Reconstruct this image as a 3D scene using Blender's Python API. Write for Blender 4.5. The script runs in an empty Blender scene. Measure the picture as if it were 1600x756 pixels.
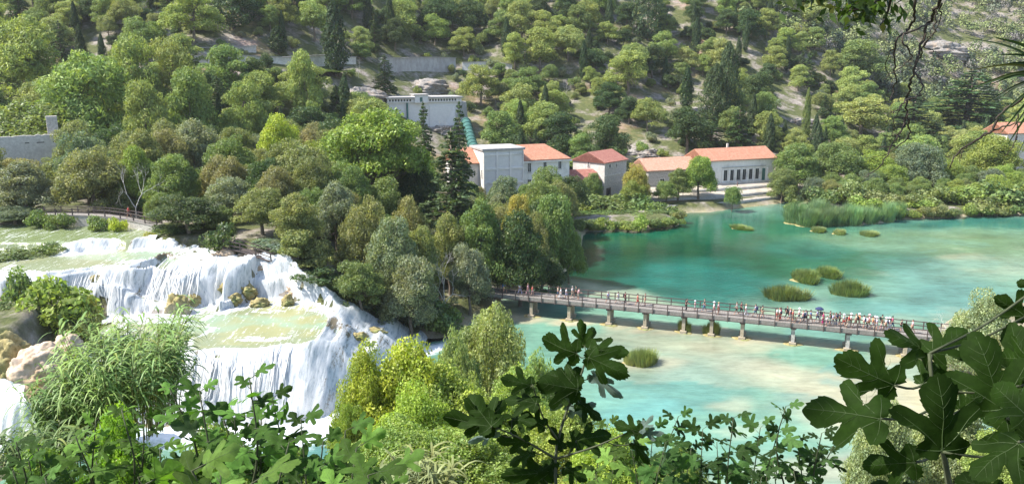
import bpy, bmesh, math, random
import numpy as np
from mathutils import Vector, Matrix
R = math.radians
S = bpy.context.scene
COL = S.collection
# ---------------------------------------------------------------- camera
F, CX, CY, CZ = 1250.0, 800.0, 378.0, 35.0
PITCH = R(12.76)
cd = bpy.data.cameras.new('camera'); cam = bpy.data.objects.new('camera', cd); COL.objects.link(cam)
cd.sensor_width = 36; cd.lens = 36 * F / 1600; cd.clip_start = .05; cd.clip_end = 5000
cam.location = (0, 0, CZ); cam.rotation_euler = (R(90) - PITCH, 0, 0)
S.camera = cam
# ---------------------------------------------------------------- world, sun, exposure
SUN_EL, SUN_DIR = R(52), Vector((-1.0, -.10, 0)).normalized()      # towards the sun, in plan
w = bpy.data.worlds.new('World'); S.world = w; w.use_nodes = True
nt = w.node_tree; bg = nt.nodes['Background']
sky = nt.nodes.new('ShaderNodeTexSky'); sky.sky_type = 'NISHITA'; sky.sun_disc = False
sky.sun_elevation = SUN_EL; sky.sun_rotation = math.atan2(SUN_DIR.x, SUN_DIR.y)
sky.air_density = 1.0; sky.dust_density = 1.0; sky.ozone_density = 1.0
nt.links.new(sky.outputs[0], bg.inputs[0]); bg.inputs[1].default_value = .15
sd = bpy.data.lights.new('sun', 'SUN'); sd.energy = 4.8; sd.angle = R(.5); sd.color = (1, .955, .88)
sun = bpy.data.objects.new('sun', sd); COL.objects.link(sun)
tos = Vector((SUN_DIR.x * math.cos(SUN_EL), SUN_DIR.y * math.cos(SUN_EL), math.sin(SUN_EL)))
sun.rotation_euler = tos.to_track_quat('Z', 'Y').to_euler(); sun.location = (-60, 0, 90)
S.view_settings.view_transform = 'Standard'; S.view_settings.look = 'None'
S.view_settings.exposure = 1.12; S.view_settings.gamma = 1
S.cycles.max_bounces = 6; S.cycles.diffuse_bounces = 3; S.cycles.glossy_bounces = 2
S.cycles.transmission_bounces = 3; S.cycles.transparent_max_bounces = 6; S.cycles.use_denoising = True
S.cycles.sample_clamp_indirect = 6
S.render.use_persistent_data = False

rng = np.random.default_rng(7); random.seed(7)
# ---------------------------------------------------------------- camera geometry helpers (pixel of the 1600-wide photograph -> point)
_cp, _sp = math.cos(PITCH), math.sin(PITCH)
def ray(px, py):
    u = (px - CX) / F; v = (CY - py) / F
    return np.array([u, _cp + v * _sp, -_sp + v * _cp])
def on_z(px, py, z=0.0):
    d = ray(px, py); t = (z - CZ) / d[2]; return d * t + (0, 0, CZ)
def on_y(px, py, Y):
    d = ray(px, py); return d * (Y / d[1]) + (0, 0, CZ)
def proj(x, y, z):
    zz = z - CZ; f = y * _cp - zz * _sp; up = y * _sp + zz * _cp
    f = np.maximum(f, .01)
    return CX + F * x / f, CY - F * up / f
# ---------------------------------------------------------------- noise
_G = rng.random((64, 64))
def vnoise(x, y, s):
    x = np.asarray(x, float) / s; y = np.asarray(y, float) / s
    xi = np.floor(x).astype(int); yi = np.floor(y).astype(int); fx = x - xi; fy = y - yi
    fx = fx * fx * (3 - 2 * fx); fy = fy * fy * (3 - 2 * fy)
    g = lambda a, b: _G[a % 64, b % 64]
    return (g(xi, yi) * (1 - fx) + g(xi + 1, yi) * fx) * (1 - fy) + (g(xi, yi + 1) * (1 - fx) + g(xi + 1, yi + 1) * fx) * fy
def fbm(x, y, s, o=4):
    t = 0; a = .5; k = 0
    for i in range(o):
        t = t + a * (vnoise(x + i * 17.3, y + i * 9.1, s) - .5); k += a; a *= .5; s *= .47
    return t / k * 2
def sm(a, b, x):
    t = np.clip((np.asarray(x, float) - a) / (b - a), 0, 1); return t * t * (3 - 2 * t)
# ---------------------------------------------------------------- mesh helpers
def mesh(name, V, Fc, mats, smooth=False, attrs=None, mi=None):
    V = np.asarray(V, np.float32).reshape(-1, 3)
    me = bpy.data.meshes.new(name)
    if isinstance(Fc, np.ndarray):
        n, k = Fc.shape
        me.vertices.add(len(V)); me.vertices.foreach_set('co', V.ravel())
        me.loops.add(n * k); me.loops.foreach_set('vertex_index', Fc.astype(np.int32).ravel())
        me.polygons.add(n); me.polygons.foreach_set('loop_start', np.arange(0, n * k, k, dtype=np.int32))
        me.update(calc_edges=True)
    else:
        me.from_pydata(V.tolist(), [], [tuple(int(i) for i in f) for f in Fc])
    for m in (mats if isinstance(mats, (list, tuple)) else [mats]): me.materials.append(m)
    if mi is not None: me.polygons.foreach_set('material_index', np.asarray(mi, np.int32))
    if smooth: me.polygons.foreach_set('use_smooth', np.ones(len(me.polygons), bool))
    for k2, a in (attrs or {}).items():
        a = np.asarray(a, np.float32)
        if a.ndim == 1:
            at = me.attributes.new(k2, 'FLOAT', 'POINT'); at.data.foreach_set('value', a)
        else:
            at = me.attributes.new(k2, 'FLOAT_COLOR', 'POINT')
            at.data.foreach_set('color', np.c_[a, np.ones(len(a))].astype(np.float32).ravel())
    me.update(); return me
def link(name, me, parent=None, loc=None, rot=None, scale=None, color=None):
    o = bpy.data.objects.new(name, me); COL.objects.link(o)
    if parent is not None: o.parent = parent
    if loc is not None: o.location = loc
    if rot is not None: o.rotation_euler = rot
    if scale is not None: o.scale = scale
    if color is not None: o.color = (*color, 1)
    return o
def tag(o, label=None, cat=None, group=None, kind=None):
    if label: o['label'] = label
    if cat: o['category'] = cat
    if group: o['group'] = group
    if kind: o['kind'] = kind
    return o
def empty(name, loc=(0, 0, 0), rz=0, label=None, cat=None, group=None, scale=1):
    o = bpy.data.objects.new(name, None); COL.objects.link(o); o.location = loc; o.rotation_euler = (0, 0, rz)
    o.scale = (scale,) * 3 if not hasattr(scale, '__len__') else scale
    o.empty_display_size = .2
    return tag(o, label, cat, group)
class MB:
    def __init__(s): s.V = []; s.F = []; s.M = []; s.n = 0
    def add(s, V, Fc, m=0):
        V = np.asarray(V, float).reshape(-1, 3)
        s.V.append(V); s.F += [tuple(int(i) + s.n for i in f) for f in Fc]; s.M += [m] * len(Fc); s.n += len(V); return s
    def box(s, x0, x1, y0, y1, z0, z1, m=0):
        V = [(x, y, z) for z in (z0, z1) for y in (y0, y1) for x in (x0, x1)]
        return s.add(V, [(0, 2, 3, 1), (4, 5, 7, 6), (0, 1, 5, 4), (2, 6, 7, 3), (0, 4, 6, 2), (1, 3, 7, 5)], m)
    def bar(s, a, b, wx, wz, m=0, up=(0, 0, 1)):
        a = Vector(a); b = Vector(b); d = (b - a).normalized(); u = Vector(up)
        if abs(d.dot(u)) > .98: u = Vector((0, 1, 0))
        r = d.cross(u).normalized() * wx / 2; t = r.cross(d).normalized() * wz / 2
        V = [p + i * r + j * t for p in (a, b) for (i, j) in ((-1, -1), (1, -1), (1, 1), (-1, 1))]
        return s.add([tuple(v) for v in V], [(0, 1, 2, 3), (7, 6, 5, 4), (0, 4, 5, 1), (1, 5, 6, 2), (2, 6, 7, 3), (3, 7, 4, 0)], m)
    def tube(s, P, r, k=6, m=0, cap=True):
        V, Fc = tube(P, r, k, cap); return s.add(V, Fc, m)
    def build(s, name, mats, parent=None, smooth=False, **kw):
        me = mesh(name, np.concatenate(s.V), s.F, mats, smooth, mi=s.M)
        return link(name, me, parent, **kw)
def tube(P, r, k=6, cap=True):
    P = np.asarray(P, float); n = len(P); r = np.broadcast_to(np.asarray(r, float), (n,))
    T = np.gradient(P, axis=0); T /= np.linalg.norm(T, axis=1)[:, None] + 1e-9
    u = np.array([0, 0, 1.]) if abs(T[0][2]) < .9 else np.array([1., 0, 0])
    V = []; a = np.arange(k) / k * 2 * np.pi
    for i in range(n):
        b = np.cross(T[i], u); b /= np.linalg.norm(b) + 1e-9; c = np.cross(b, T[i]); u = c
        V.append(P[i] + r[i] * (np.cos(a)[:, None] * b + np.sin(a)[:, None] * c))
    Fc = [(i * k + j, i * k + (j + 1) % k, (i + 1) * k + (j + 1) % k, (i + 1) * k + j) for i in range(n - 1) for j in range(k)]
    if cap: Fc += [tuple(range(k))[::-1], tuple((n - 1) * k + j for j in range(k))]
    return np.concatenate(V), Fc
def curve3(P, n):
    """smooth polyline through control points (Catmull-Rom)"""
    P = [np.asarray(p, float) for p in P]; P = [2 * P[0] - P[1]] + P + [2 * P[-1] - P[-2]]
    out = []; segs = len(P) - 3
    for i in range(segs):
        a, b, c, d = P[i:i + 4]
        for t in np.linspace(0, 1, n, endpoint=(i == segs - 1)):
            out.append(.5 * (2 * b + (c - a) * t + (2 * a - 5 * b + 4 * c - d) * t * t + (3 * b - a - 3 * c + d) * t ** 3))
    return np.array(out)
# ---------------------------------------------------------------- materials
def new_mat(name):
    m = bpy.data.materials.new(name); m.use_nodes = True; nt = m.node_tree
    return m, nt, nt.nodes['Principled BSDF'], nt.nodes['Material Output']
def N(nt, t, **kw):
    n = nt.nodes.new('ShaderNode' + t)
    for k, v in kw.items():
        if k.startswith('i_'):
            key = k[2:]; key = int(key) if key.isdigit() else key.replace('_', ' ')
            n.inputs[key].default_value = v
        else: setattr(n, k, v)
    return n
def ramp(nt, pts, fac=None, interp='LINEAR'):
    n = nt.nodes.new('ShaderNodeValToRGB'); cr = n.color_ramp; cr.interpolation = interp
    while len(cr.elements) < len(pts): cr.elements.new(.5)
    for e, (p, c) in zip(cr.elements, pts):
        e.position = p; e.color = (*c, 1) if hasattr(c, '__len__') else (c, c, c, 1)
    if fac is not None: nt.links.new(fac, n.inputs[0])
    return n
def noise(nt, scale, detail=4, rough=.55, vec=None, mapscale=None, dist=0):
    n = N(nt, 'TexNoise'); n.inputs['Scale'].default_value = scale; n.inputs['Detail'].default_value = detail
    n.inputs['Roughness'].default_value = rough; n.inputs['Distortion'].default_value = dist
    if vec is None:
        vec = N(nt, 'TexCoord').outputs['Object']
    if mapscale:
        mp = N(nt, 'Mapping'); mp.inputs['Scale'].default_value = mapscale; nt.links.new(vec, mp.inputs[0]); vec = mp.outputs[0]
    nt.links.new(vec, n.inputs['Vector']); return n
def mix(nt, a, b, fac, mode='MIX'):
    n = N(nt, 'Mix', data_type='RGBA', blend_type=mode)
    for s, k in ((fac, 0), (a, 6), (b, 7)):
        if hasattr(s, 'is_linked') or hasattr(s, 'links'): nt.links.new(s, n.inputs[k])
        else: n.inputs[k].default_value = (*s, 1) if hasattr(s, '__len__') else s
    return n.outputs[2]
def bump(nt, h, strength, dist, bs):
    b = N(nt, 'Bump'); b.inputs['Strength'].default_value = strength; b.inputs['Distance'].default_value = dist
    nt.links.new(h, b.inputs['Height']); nt.links.new(b.outputs[0], bs.inputs['Normal']); return b
def surf(name, c1, c2, scale=3., rough=.85, bmp=.3, bd=.05, c3=None, spec=.3, mapscale=None, metal=0):
    """plain weathered surface: two or three colours mottled by noise"""
    m, nt, bs, out = new_mat(name)
    n = noise(nt, scale, 6, .62, mapscale=mapscale)
    r = ramp(nt, [(.32, c1), (.68, c2)], n.outputs[0]); col = r.outputs[0]
    if c3 is not None:
        n2 = noise(nt, scale * .23, 4, .6); r2 = ramp(nt, [(.5, 0.), (.66, 1.)], n2.outputs[0])
        col = mix(nt, col, c3, r2.outputs[0])
    nt.links.new(col, bs.inputs['Base Color']); bs.inputs['Roughness'].default_value = rough
    bs.inputs['Specular IOR Level'].default_value = spec; bs.inputs['Metallic'].default_value = metal
    if bmp: bump(nt, n.outputs[0], bmp, bd, bs)
    return m
def leaf_material(name, transl=.40, rough=.5, spec=.35, vary=.42, yellow=.12):
    """leaf colour = the object's own colour, varied leaf by leaf"""
    m, nt, bs, out = new_mat(name)
    oi = N(nt, 'ObjectInfo'); ge = N(nt, 'NewGeometry')
    v = N(nt, 'MapRange'); v.inputs[3].default_value = 1 - vary; v.inputs[4].default_value = 1 + vary
    nt.links.new(ge.outputs['Random Per Island'], v.inputs[0])
    sc = N(nt, 'VectorMath', operation='SCALE'); nt.links.new(oi.outputs['Color'], sc.inputs[0]); nt.links.new(v.outputs[0], sc.inputs[3])
    n = noise(nt, .9, 2, .5); r = ramp(nt, [(.35, (.82, .86, .95)), (.68, (1.25, 1.12, .9))], n.outputs[0])
    col = mix(nt, sc.outputs[0], r.outputs[0], 1.0, 'MULTIPLY')
    wn = N(nt, 'TexWhiteNoise', noise_dimensions='1D'); nt.links.new(ge.outputs['Random Per Island'], wn.inputs['W'])
    yr = ramp(nt, [(1 - yellow, 0.), (1., .55)], wn.outputs[0])
    col = mix(nt, col, (.33, .30, .08), yr.outputs[0])
    nt.links.new(col, bs.inputs['Base Color']); bs.inputs['Roughness'].default_value = rough
    bs.inputs['Specular IOR Level'].default_value = spec
    tr = N(nt, 'BsdfTranslucent'); c2 = mix(nt, col, (1.15, 1.2, .55), 1.0, 'MULTIPLY'); nt.links.new(c2, tr.inputs[0])
    mx = N(nt, 'MixShader'); mx.inputs[0].default_value = transl
    nt.links.new(bs.outputs[0], mx.inputs[1]); nt.links.new(tr.outputs[0], mx.inputs[2]); nt.links.new(mx.outputs[0], out.inputs[0])
    return m
M = {}
M['leaf'] = leaf_material('foliage')
M['needle'] = leaf_material('needles', transl=.34, rough=.6, spec=.25, vary=.35, yellow=.05)
M['bark'] = surf('bark', (.10, .075, .055), (.22, .18, .14), 4, .9, .6, .05)
M['bark_grey'] = surf('grey_bark', (.30, .28, .26), (.52, .49, .45), 5, .9, .4, .03)
M['bark_dark'] = surf('dark_bark', (.03, .024, .018), (.07, .055, .04), 30, .85, .4, .01)
M['white'] = surf('white_render', (.64, .61, .56), (.74, .70, .65), 1.2, .8, .2, .02, (.48, .46, .42), mapscale=(1, 1, .3))
M['white_shade'] = surf('shaded_white_render', (.60, .575, .54), (.68, .65, .61), 1.5, .85, .1, .02)  # white render again, darker: facade shade put into the colour
M['stone_white'] = surf('whitewashed_stone', (.44, .41, .36), (.66, .62, .56), 2.2, .9, .5, .05, (.46, .42, .38))
M['concrete'] = surf('concrete', (.29, .275, .26), (.43, .41, .39), 1.1, .9, .3, .04, (.30, .28, .27), mapscale=(1, 1, .35))
M['dark'] = surf('dark_glass_and_hollow', (.010, .013, .016), (.03, .035, .04), 1, .25, 0, spec=.5)  # window glass; on slots and arches a dark sheet for unlit depth
M['wood_dark'] = surf('dark_wood', (.055, .042, .038), (.12, .095, .085), 9, .8, .3, .01)
M['wood_pale'] = surf('weathered_wood', (.15, .135, .12), (.29, .265, .24), 6, .8, .3, .01, (.20, .18, .155))
M['green_metal'] = surf('green_painted_steel', (.035, .105, .085), (.06, .15, .125), 2, .45, .1, .01)
M['metal_grey'] = surf('grey_metal', (.25, .25, .26), (.4, .4, .41), 4, .5, .1, .01)
def brick_mat(name, a, b, mortar, scale, bw=.5, rh=.25, bmp=.5):
    m, nt, bs, out = new_mat(name)
    tc = N(nt, 'TexCoord'); br = N(nt, 'TexBrick'); br.inputs['Scale'].default_value = scale
    br.inputs['Color1'].default_value = (*a, 1); br.inputs['Color2'].default_value = (*b, 1); br.inputs['Mortar'].default_value = (*mortar, 1)
    br.inputs['Brick Width'].default_value = bw; br.inputs['Row Height'].default_value = rh; br.inputs['Mortar Size'].default_value = .018
    sx = N(nt, 'SeparateXYZ'); nt.links.new(tc.outputs['Object'], sx.inputs[0]); ad = N(nt, 'Math', operation='ADD')
    nt.links.new(sx.outputs[0], ad.inputs[0]); nt.links.new(sx.outputs[1], ad.inputs[1])
    cb = N(nt, 'CombineXYZ'); nt.links.new(ad.outputs[0], cb.inputs[0]); nt.links.new(sx.outputs[2], cb.inputs[1]); nt.links.new(cb.outputs[0], br.inputs[0])
    n = noise(nt, 2.5, 5); r = ramp(nt, [(.3, .75), (.7, 1.2)], n.outputs[0])
    col = mix(nt, br.outputs[0], r.outputs[0], 1., 'MULTIPLY'); nt.links.new(col, bs.inputs['Base Color'])
    bs.inputs['Roughness'].default_value = .9; bump(nt, br.outputs['Fac'], bmp, -.03, bs); return m
M['pier'] = surf('tan_pier_stone', (.30, .25, .17), (.46, .40, .30), 5, .9, .4, .02)
M['stone'] = brick_mat('stone_masonry', (.40, .37, .33), (.52, .48, .44), (.30, .28, .25), 1.3)
def tile_mat(name, a, b, c):
    m, nt, bs, out = new_mat(name)
    tc = N(nt, 'TexCoord'); wv = N(nt, 'TexWave', bands_direction='X'); wv.inputs['Scale'].default_value = 1.1; wv.inputs['Distortion'].default_value = .15
    nt.links.new(tc.outputs['Object'], wv.inputs[0])
    n = noise(nt, 1.6, 6, .75); r = ramp(nt, [(.25, a), (.5, b), (.75, c)], n.outputs[0])
    n2 = noise(nt, 6, 2, .5, mapscale=(1, 1.4, 1)); r2 = ramp(nt, [(.3, .62), (.7, 1.2)], n2.outputs[0])
    col = mix(nt, r.outputs[0], r2.outputs[0], 1., 'MULTIPLY'); nt.links.new(col, bs.inputs['Base Color'])
    bs.inputs['Roughness'].default_value = .85; bump(nt, wv.outputs[0], .8, .06, bs); return m
M['tile_orange'] = tile_mat('orange_roof_tiles', (.33, .125, .065), (.44, .20, .12), (.52, .30, .20))
M['tile_red'] = tile_mat('red_roof_tiles', (.24, .08, .055), (.34, .13, .095), (.44, .23, .17))
M['tile_pale'] = tile_mat('pale_roof_tiles', (.40, .19, .12), (.50, .27, .18), (.58, .37, .28))
M['rock'] = surf('limestone', (.13, .12, .11), (.36, .33, .30), 1.6, .95, .9, .25, (.28, .22, .17))
M['tufa'] = surf('tan_tufa', (.32, .23, .15), (.62, .50, .39), 1.0, .95, .9, .25, (.34, .22, .10))
M['moss'] = surf('ochre_moss', (.17, .14, .05), (.42, .35, .17), 2.2, .95, .9, .15, (.20, .22, .08))
# ================================================================ TERRAIN
def row(pts):
    """pixel points (px, py, z) -> sorted plan curve X -> Y"""
    P = np.array([on_z(a, b, c)[:2] for a, b, c in pts]); i = np.argsort(P[:, 0]); return P[i, 0], P[i, 1]
R_SHORE = row([(690, 530, 0), (720, 505, 0), (760, 480, 0), (800, 462, 0), (850, 448, 0), (885, 436, 0), (893, 410, 0)])
R_LIP1 = row([(-40, 560, 6), (200, 552, 6), (255, 548, 6), (300, 546, 6), (350, 540, 6), (400, 538, 6), (450, 531, 6), (500, 522, 6), (520, 512, 6), (550, 498, 6), (590, 492, 6), (700, 490, 6)])
R_BASE1 = row([(-100, 690, 0), (250, 664, 0), (330, 668, 0), (430, 662, 0), (500, 652, 0), (540, 630, 0), (590, 590, 0), (650, 555, 0), (700, 540, 0), (760, 540, 0)])
R_BASE2 = row([(-100, 500, 6), (60, 505, 6), (150, 500, 6), (220, 495, 6), (262, 494, 6), (340, 492, 6), (352, 478, 6), (400, 470, 6), (450, 472, 6), (520, 482, 6), (600, 490, 6)])
R_LIP2 = row([(-100, 432, 11), (40, 432, 11), (100, 427, 11), (150, 418, 11), (200, 419, 11), (228, 412, 11), (262, 400, 11), (300, 404, 11), (340, 402, 11), (380, 408, 10.6), (420, 425, 10.)])
R_POOL = row([(-100, 398, 11.2), (100, 396, 11.2), (170, 392, 11.2), (240, 388, 11.2), (330, 388, 11.2), (420, 400, 11)])
R_EDGE = row([(235, 384, 11.5), (300, 388, 11.3), (350, 402, 10.8), (385, 412, 10.2), (425, 425, 9.2), (470, 452, 7.8), (500, 470, 6.8), (560, 484, 5.2), (600, 494, 3.6), (640, 508, 2), (690, 528, .3)])
R_RIVER = row([(-200, 356, 12.4), (60, 356, 12.4), (120, 353, 12.4), (180, 356, 12.4), (240, 362, 12.4), (330, 380, 12.0)])
SHORE = np.array([(870, 440), (893, 405), (905, 385), (912, 362), (960, 358), (1010, 358), (1057, 353), (1062, 348), (1045, 341), (1000, 336), (985, 332), (1020, 331), (1060, 333), (1110, 331), (1160, 324), (1215, 318), (1243, 312), (1243, 330), (1232, 346), (1262, 352), (1320, 352), (1380, 348), (1400, 343), (1470, 341), (1530, 336), (1600, 335), (1700, 330), (1950, 325)], float)
SH = np.array([on_z(a, b, 0)[:2] for a, b in SHORE])
LANDPOLY = np.vstack([[(-400, 62)], [on_z(a, b, 0)[:2] for a, b in ((560, 560), (690, 532), (740, 500), (790, 462))], SH, [(900, 190)], [(900, 900)], [(-400, 900)]])
RIGHTBANK = np.array([(49, 30), (47.5, 60), (49, 80), (50, 92), (53, 99), (62, 108), (80, 116), (120, 120), (300, 120), (300, 30)], float)
def sdf(x, y, P):
    """signed distance to polygon, positive inside"""
    x = np.asarray(x, float); y = np.asarray(y, float); sh = x.shape; x = x.ravel(); y = y.ravel()
    d = np.full(x.shape, 1e9); ins = np.zeros(x.shape, bool); n = len(P)
    for i in range(n):
        ax, ay = P[i]; bx, by = P[(i + 1) % n]; ex, ey = bx - ax, by - ay
        t = np.clip(((x - ax) * ex + (y - ay) * ey) / (ex * ex + ey * ey + 1e-9), 0, 1)
        d = np.minimum(d, np.hypot(x - ax - t * ex, y - ay - t * ey))
        c = ((ay > y) != (by > y)) & (x < (bx - ax) * (y - ay) / (by - ay + 1e-12) + ax); ins ^= c
    return (np.where(ins, d, -d)).reshape(sh)
def falls_h(x, y):
    """height of the stepped tufa terraces the river runs over"""
    n = fbm(x, y, 7, 3); n2 = fbm(x + 50, y, 2.2, 2)
    g = lambda r: np.interp(x, *r)
    b1 = g(R_BASE1) + n2 * .8; l1 = g(R_LIP1) + n2 * .7 + n * .6; b2 = np.maximum(g(R_BASE2) + n2 * .8, l1 + 1.5); l2 = np.maximum(g(R_LIP2) + n2 * .8, b2 + 2.5)
    pl = np.maximum(g(R_POOL), l2 + 1); rv = np.maximum(g(R_RIVER), pl + 3)
    z = np.zeros_like(x)
    t1 = np.clip((y - b1) / np.maximum(l1 - b1, .5), 0, 1); z = np.where(y < b1, -.6, 5.9 * (1 - (1 - t1) ** 1.7))
    z = np.where(y > l1, 5.9 + .35 * sm(0, 1, (y - l1) / np.maximum(b2 - l1, .5)), z)
    t2 = np.clip((y - b2) / np.maximum(l2 - b2, .5), 0, 1); st = t2 + .09 * np.sin(t2 * 13 + n * 5)
    z = np.where(y > b2, 6.2 + 4.8 * (1 - (1 - np.clip(st, 0, 1)) ** 1.5), z)
    z = np.where(y > l2, 11 + .1 * sm(0, 1, (y - l2) / 4), z)
    t3 = sm(0, 2.0, y - pl - n2); z = np.where(y > pl - 1, z + t3 * 1.1, z)
    _u = np.clip((-11.0 - x + n2 * .25) / 10.5, 0, 1); cap = 6.2 * np.clip(_u + .04 * np.sin(_u * 6.283 * 3), 0, 1) * (1 + .05 * np.sin(x * 1.5 + n * 4)) + np.clip((-19 - x) / 14, 0, 1) * 8 - .3
    return np.minimum(z, cap)
def hill(x, y):
    pxv = CX + F * x / np.maximum(y, 1) * .98
    y0 = 204 - 48 * sm(-25, -95, x) + 6 * sm(20, 60, x)
    d = np.maximum(y - y0, 0)
    n = fbm(x, y, 60, 4) * 7 * sm(0, 60, d)
    near = .30 * d + .22 * np.maximum(d - 70, 0)
    farr = .085 * d + .50 * np.maximum(d - 130, 0) + .12 * np.maximum(d - 300, 0)
    k = sm(1130, 1480, pxv)
    return near * (1 - k) + farr * k + n * (1 - .3 * k)
def hgt(x, y):
    x = np.asarray(x, float); y = np.asarray(y, float); x, y = np.broadcast_arrays(x, y)
    sd_ = sdf(x, y, LANDPOLY)
    plate = 2.0 + 10.8 * sm(-8, -52, x) * sm(78, 92, y)
    land = np.clip(sd_, -3, 2.5) * .6 + .3
    edge = np.interp(x, *R_EDGE)
    land = np.where(sd_ > 0, np.minimum(land, 2.0) + (plate - 2) * sm(0, 16, sd_) + fbm(x, y, 18, 3) * .8 * sm(2, 14, sd_), land)
    land = land + hill(x, y)
    # stepped falls in front of the wooded edge
    fz = falls_h(x, y); lim = np.where(x < -47, np.interp(x, *R_RIVER) + 0, edge)
    inf = (x < -8.8) & (y < lim) & (y > 62)
    blend = sm(0, 3.0, y - lim)
    zz = np.where(x < -8.8, np.where(y < lim, fz, fz * (1 - blend) + np.maximum(land, fz) * blend), land)
    # left rock bank beside the falls
    bank = (10.2 + fbm(x, y, 6, 3) * 1.6) * sm(-43.5, -49, x + fbm(x, y, 8, 2) * 2) * sm(61, 64.5, y) * (1 - sm(83, 87, y))
    zz = np.maximum(zz, bank)
    # right bank
    rb = sdf(x, y, RIGHTBANK); zz = np.maximum(zz, np.clip(rb, -4, 2) * .4 - .1)
    # slope below the viewer
    nz = 33.3 - .57 * y - .9 * np.maximum(y - 40, 0) + fbm(x, y, 5, 3) * .5 * sm(1, 6, y) + np.maximum(np.abs(x) - 10, 0) * .05
    nz = np.where(y < .8, np.maximum(nz, 33.35), nz)
    toe = 1.0 - 1.9 * sm(45, 56, y + fbm(x, y, 9, 2) * 3 + np.maximum(x, 0) * .25 + np.maximum(-x - 16, 0) * .6); nz = np.where(y < 70, np.maximum(nz, toe), -9)
    zz = np.where(y < 70, np.maximum(np.where(y < 61, np.minimum(zz, -.9) + 0 * zz, zz), nz), zz)
    return np.where((zz < .2) & (zz > -1.2) & (sd_ < 0), zz - .25, zz)
# one sheet, finer near and among the falls
ys = np.unique(np.concatenate([np.linspace(-12, 12, 40), np.linspace(12, 60, 70), np.linspace(60, 130, 150), np.linspace(130, 260, 120), np.linspace(260, 620, 130), np.linspace(620, 1100, 14)]))
us = np.linspace(-1, 1, 420)
XX = us[None, :] * (14 + ys[:, None].clip(0) * .95); YY = np.repeat(ys[:, None], len(us), 1)
ZZ = hgt(XX, YY)
nr, nc = XX.shape
idx = np.arange(nr * nc).reshape(nr, nc)
Q = np.stack([idx[:-1, :-1], idx[:-1, 1:], idx[1:, 1:], idx[1:, :-1]], -1).reshape(-1, 4)
m, nt, bs, out = new_mat('hillside_ground')
n1 = noise(nt, .045, 6, .65); n2 = noise(nt, .8, 7, .75); n3 = noise(nt, .16, 4, .6)
rk = ramp(nt, [(.30, (.12, .105, .08)), (.5, (.26, .225, .19)), (.72, (.43, .39, .36))], n2.outputs[0])
gr = ramp(nt, [(.3, (.05, .065, .022)), (.6, (.12, .13, .05)), (.8, (.24, .20, .12))], n2.outputs[0])
f = ramp(nt, [(.47, 0.), (.62, 1.)], n3.outputs[0])
c = mix(nt, gr.outputs[0], rk.outputs[0], f.outputs[0])
red = ramp(nt, [(.55, 0.), (.68, .5)], n1.outputs[0]); c = mix(nt, c, (.40, .24, .18), red.outputs[0])
# below the water line and on the low shore: pale tufa sand
sx = N(nt, 'SeparateXYZ'); nt.links.new(N(nt, 'NewGeometry').outputs['Position'], sx.inputs[0])
lo = ramp(nt, [(.0, 1.), (1., 0.)], None); mr = N(nt, 'MapRange'); mr.inputs[1].default_value = -.5; mr.inputs[2].default_value = 1.2
nt.links.new(sx.outputs[2], mr.inputs[0]); nt.links.new(mr.outputs[0], lo.inputs[0])
c = mix(nt, c, (.42, .36, .24), lo.outputs[0])
nt.links.new(c, bs.inputs['Base Color']); bs.inputs['Roughness'].default_value = .95; bs.inputs['Specular IOR Level'].default_value = .15
bump(nt, n2.outputs[0], .9, .5, bs)
M['ground'] = m
terr = link('hills', mesh('hills', np.stack([XX, YY, ZZ], -1), Q, M['ground'], True)); tag(terr, kind='structure')
_gx = np.arange(-330., 520., 1.0); _gy = np.arange(-6., 600., 1.0); _A, _B = np.meshgrid(_gx, _gy); _HG = hgt(_A, _B); _SG = sdf(_A, _B, LANDPOLY)
def _bil(G_, x, y):
    i = min(max(x + 330., 0), len(_gx) - 1.01); j = min(max(y + 6., 0), len(_gy) - 1.01); a = int(i); b = int(j); u = i - a; v = j - b
    return float((G_[b, a] * (1 - u) + G_[b, a + 1] * u) * (1 - v) + (G_[b + 1, a] * (1 - u) + G_[b + 1, a + 1] * u) * v)
def gz(x, y): return _bil(_HG, x, y)

# ================================================================ LAKE
lx0, lx1, ly0, ly1, st = -70., 330., 38., 330., .8
gx = np.arange(lx0, lx1, st); gy = np.arange(ly0, ly1, st)
LX, LY = np.meshgrid(gx, gy)
def PX(x, y):
    return proj(x, y, np.zeros_like(x))
wx = LX + fbm(LX, LY, 16, 4) * 7; wy = LY + fbm(LX + 90, LY + 40, 16, 4) * 7
ppx, ppy = PX(wx, wy)
# colour of the bed seen through the water, by depth: sand, shallow aqua, aqua-blue, teal, deep green, olive shallows
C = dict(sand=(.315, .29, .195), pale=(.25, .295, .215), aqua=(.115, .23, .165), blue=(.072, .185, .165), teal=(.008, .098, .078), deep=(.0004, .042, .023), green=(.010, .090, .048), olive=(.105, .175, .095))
col = np.zeros(LX.shape + (3,)) + C['aqua']
def blob(cx, cy, rx, ry, name, k=1., soft=.45, ang=0, pw=1):
    global col
    a = R(ang); dx = ppx - cx; dy = ppy - cy; u = (dx * math.cos(a) + dy * math.sin(a)) / rx; v = (-dx * math.sin(a) + dy * math.cos(a)) / ry
    d = np.sqrt(u * u + v * v); wgt = (1 - sm(1 - soft, 1 + soft, d))[..., None] * k
    col = col * (1 - wgt) + np.array(C[name]) * wgt
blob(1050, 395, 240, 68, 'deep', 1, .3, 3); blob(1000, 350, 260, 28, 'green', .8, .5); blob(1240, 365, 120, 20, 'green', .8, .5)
blob(1120, 445, 130, 34, 'teal', .95, .4, 6); blob(930, 410, 70, 30, 'deep', .9, .4)
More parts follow.
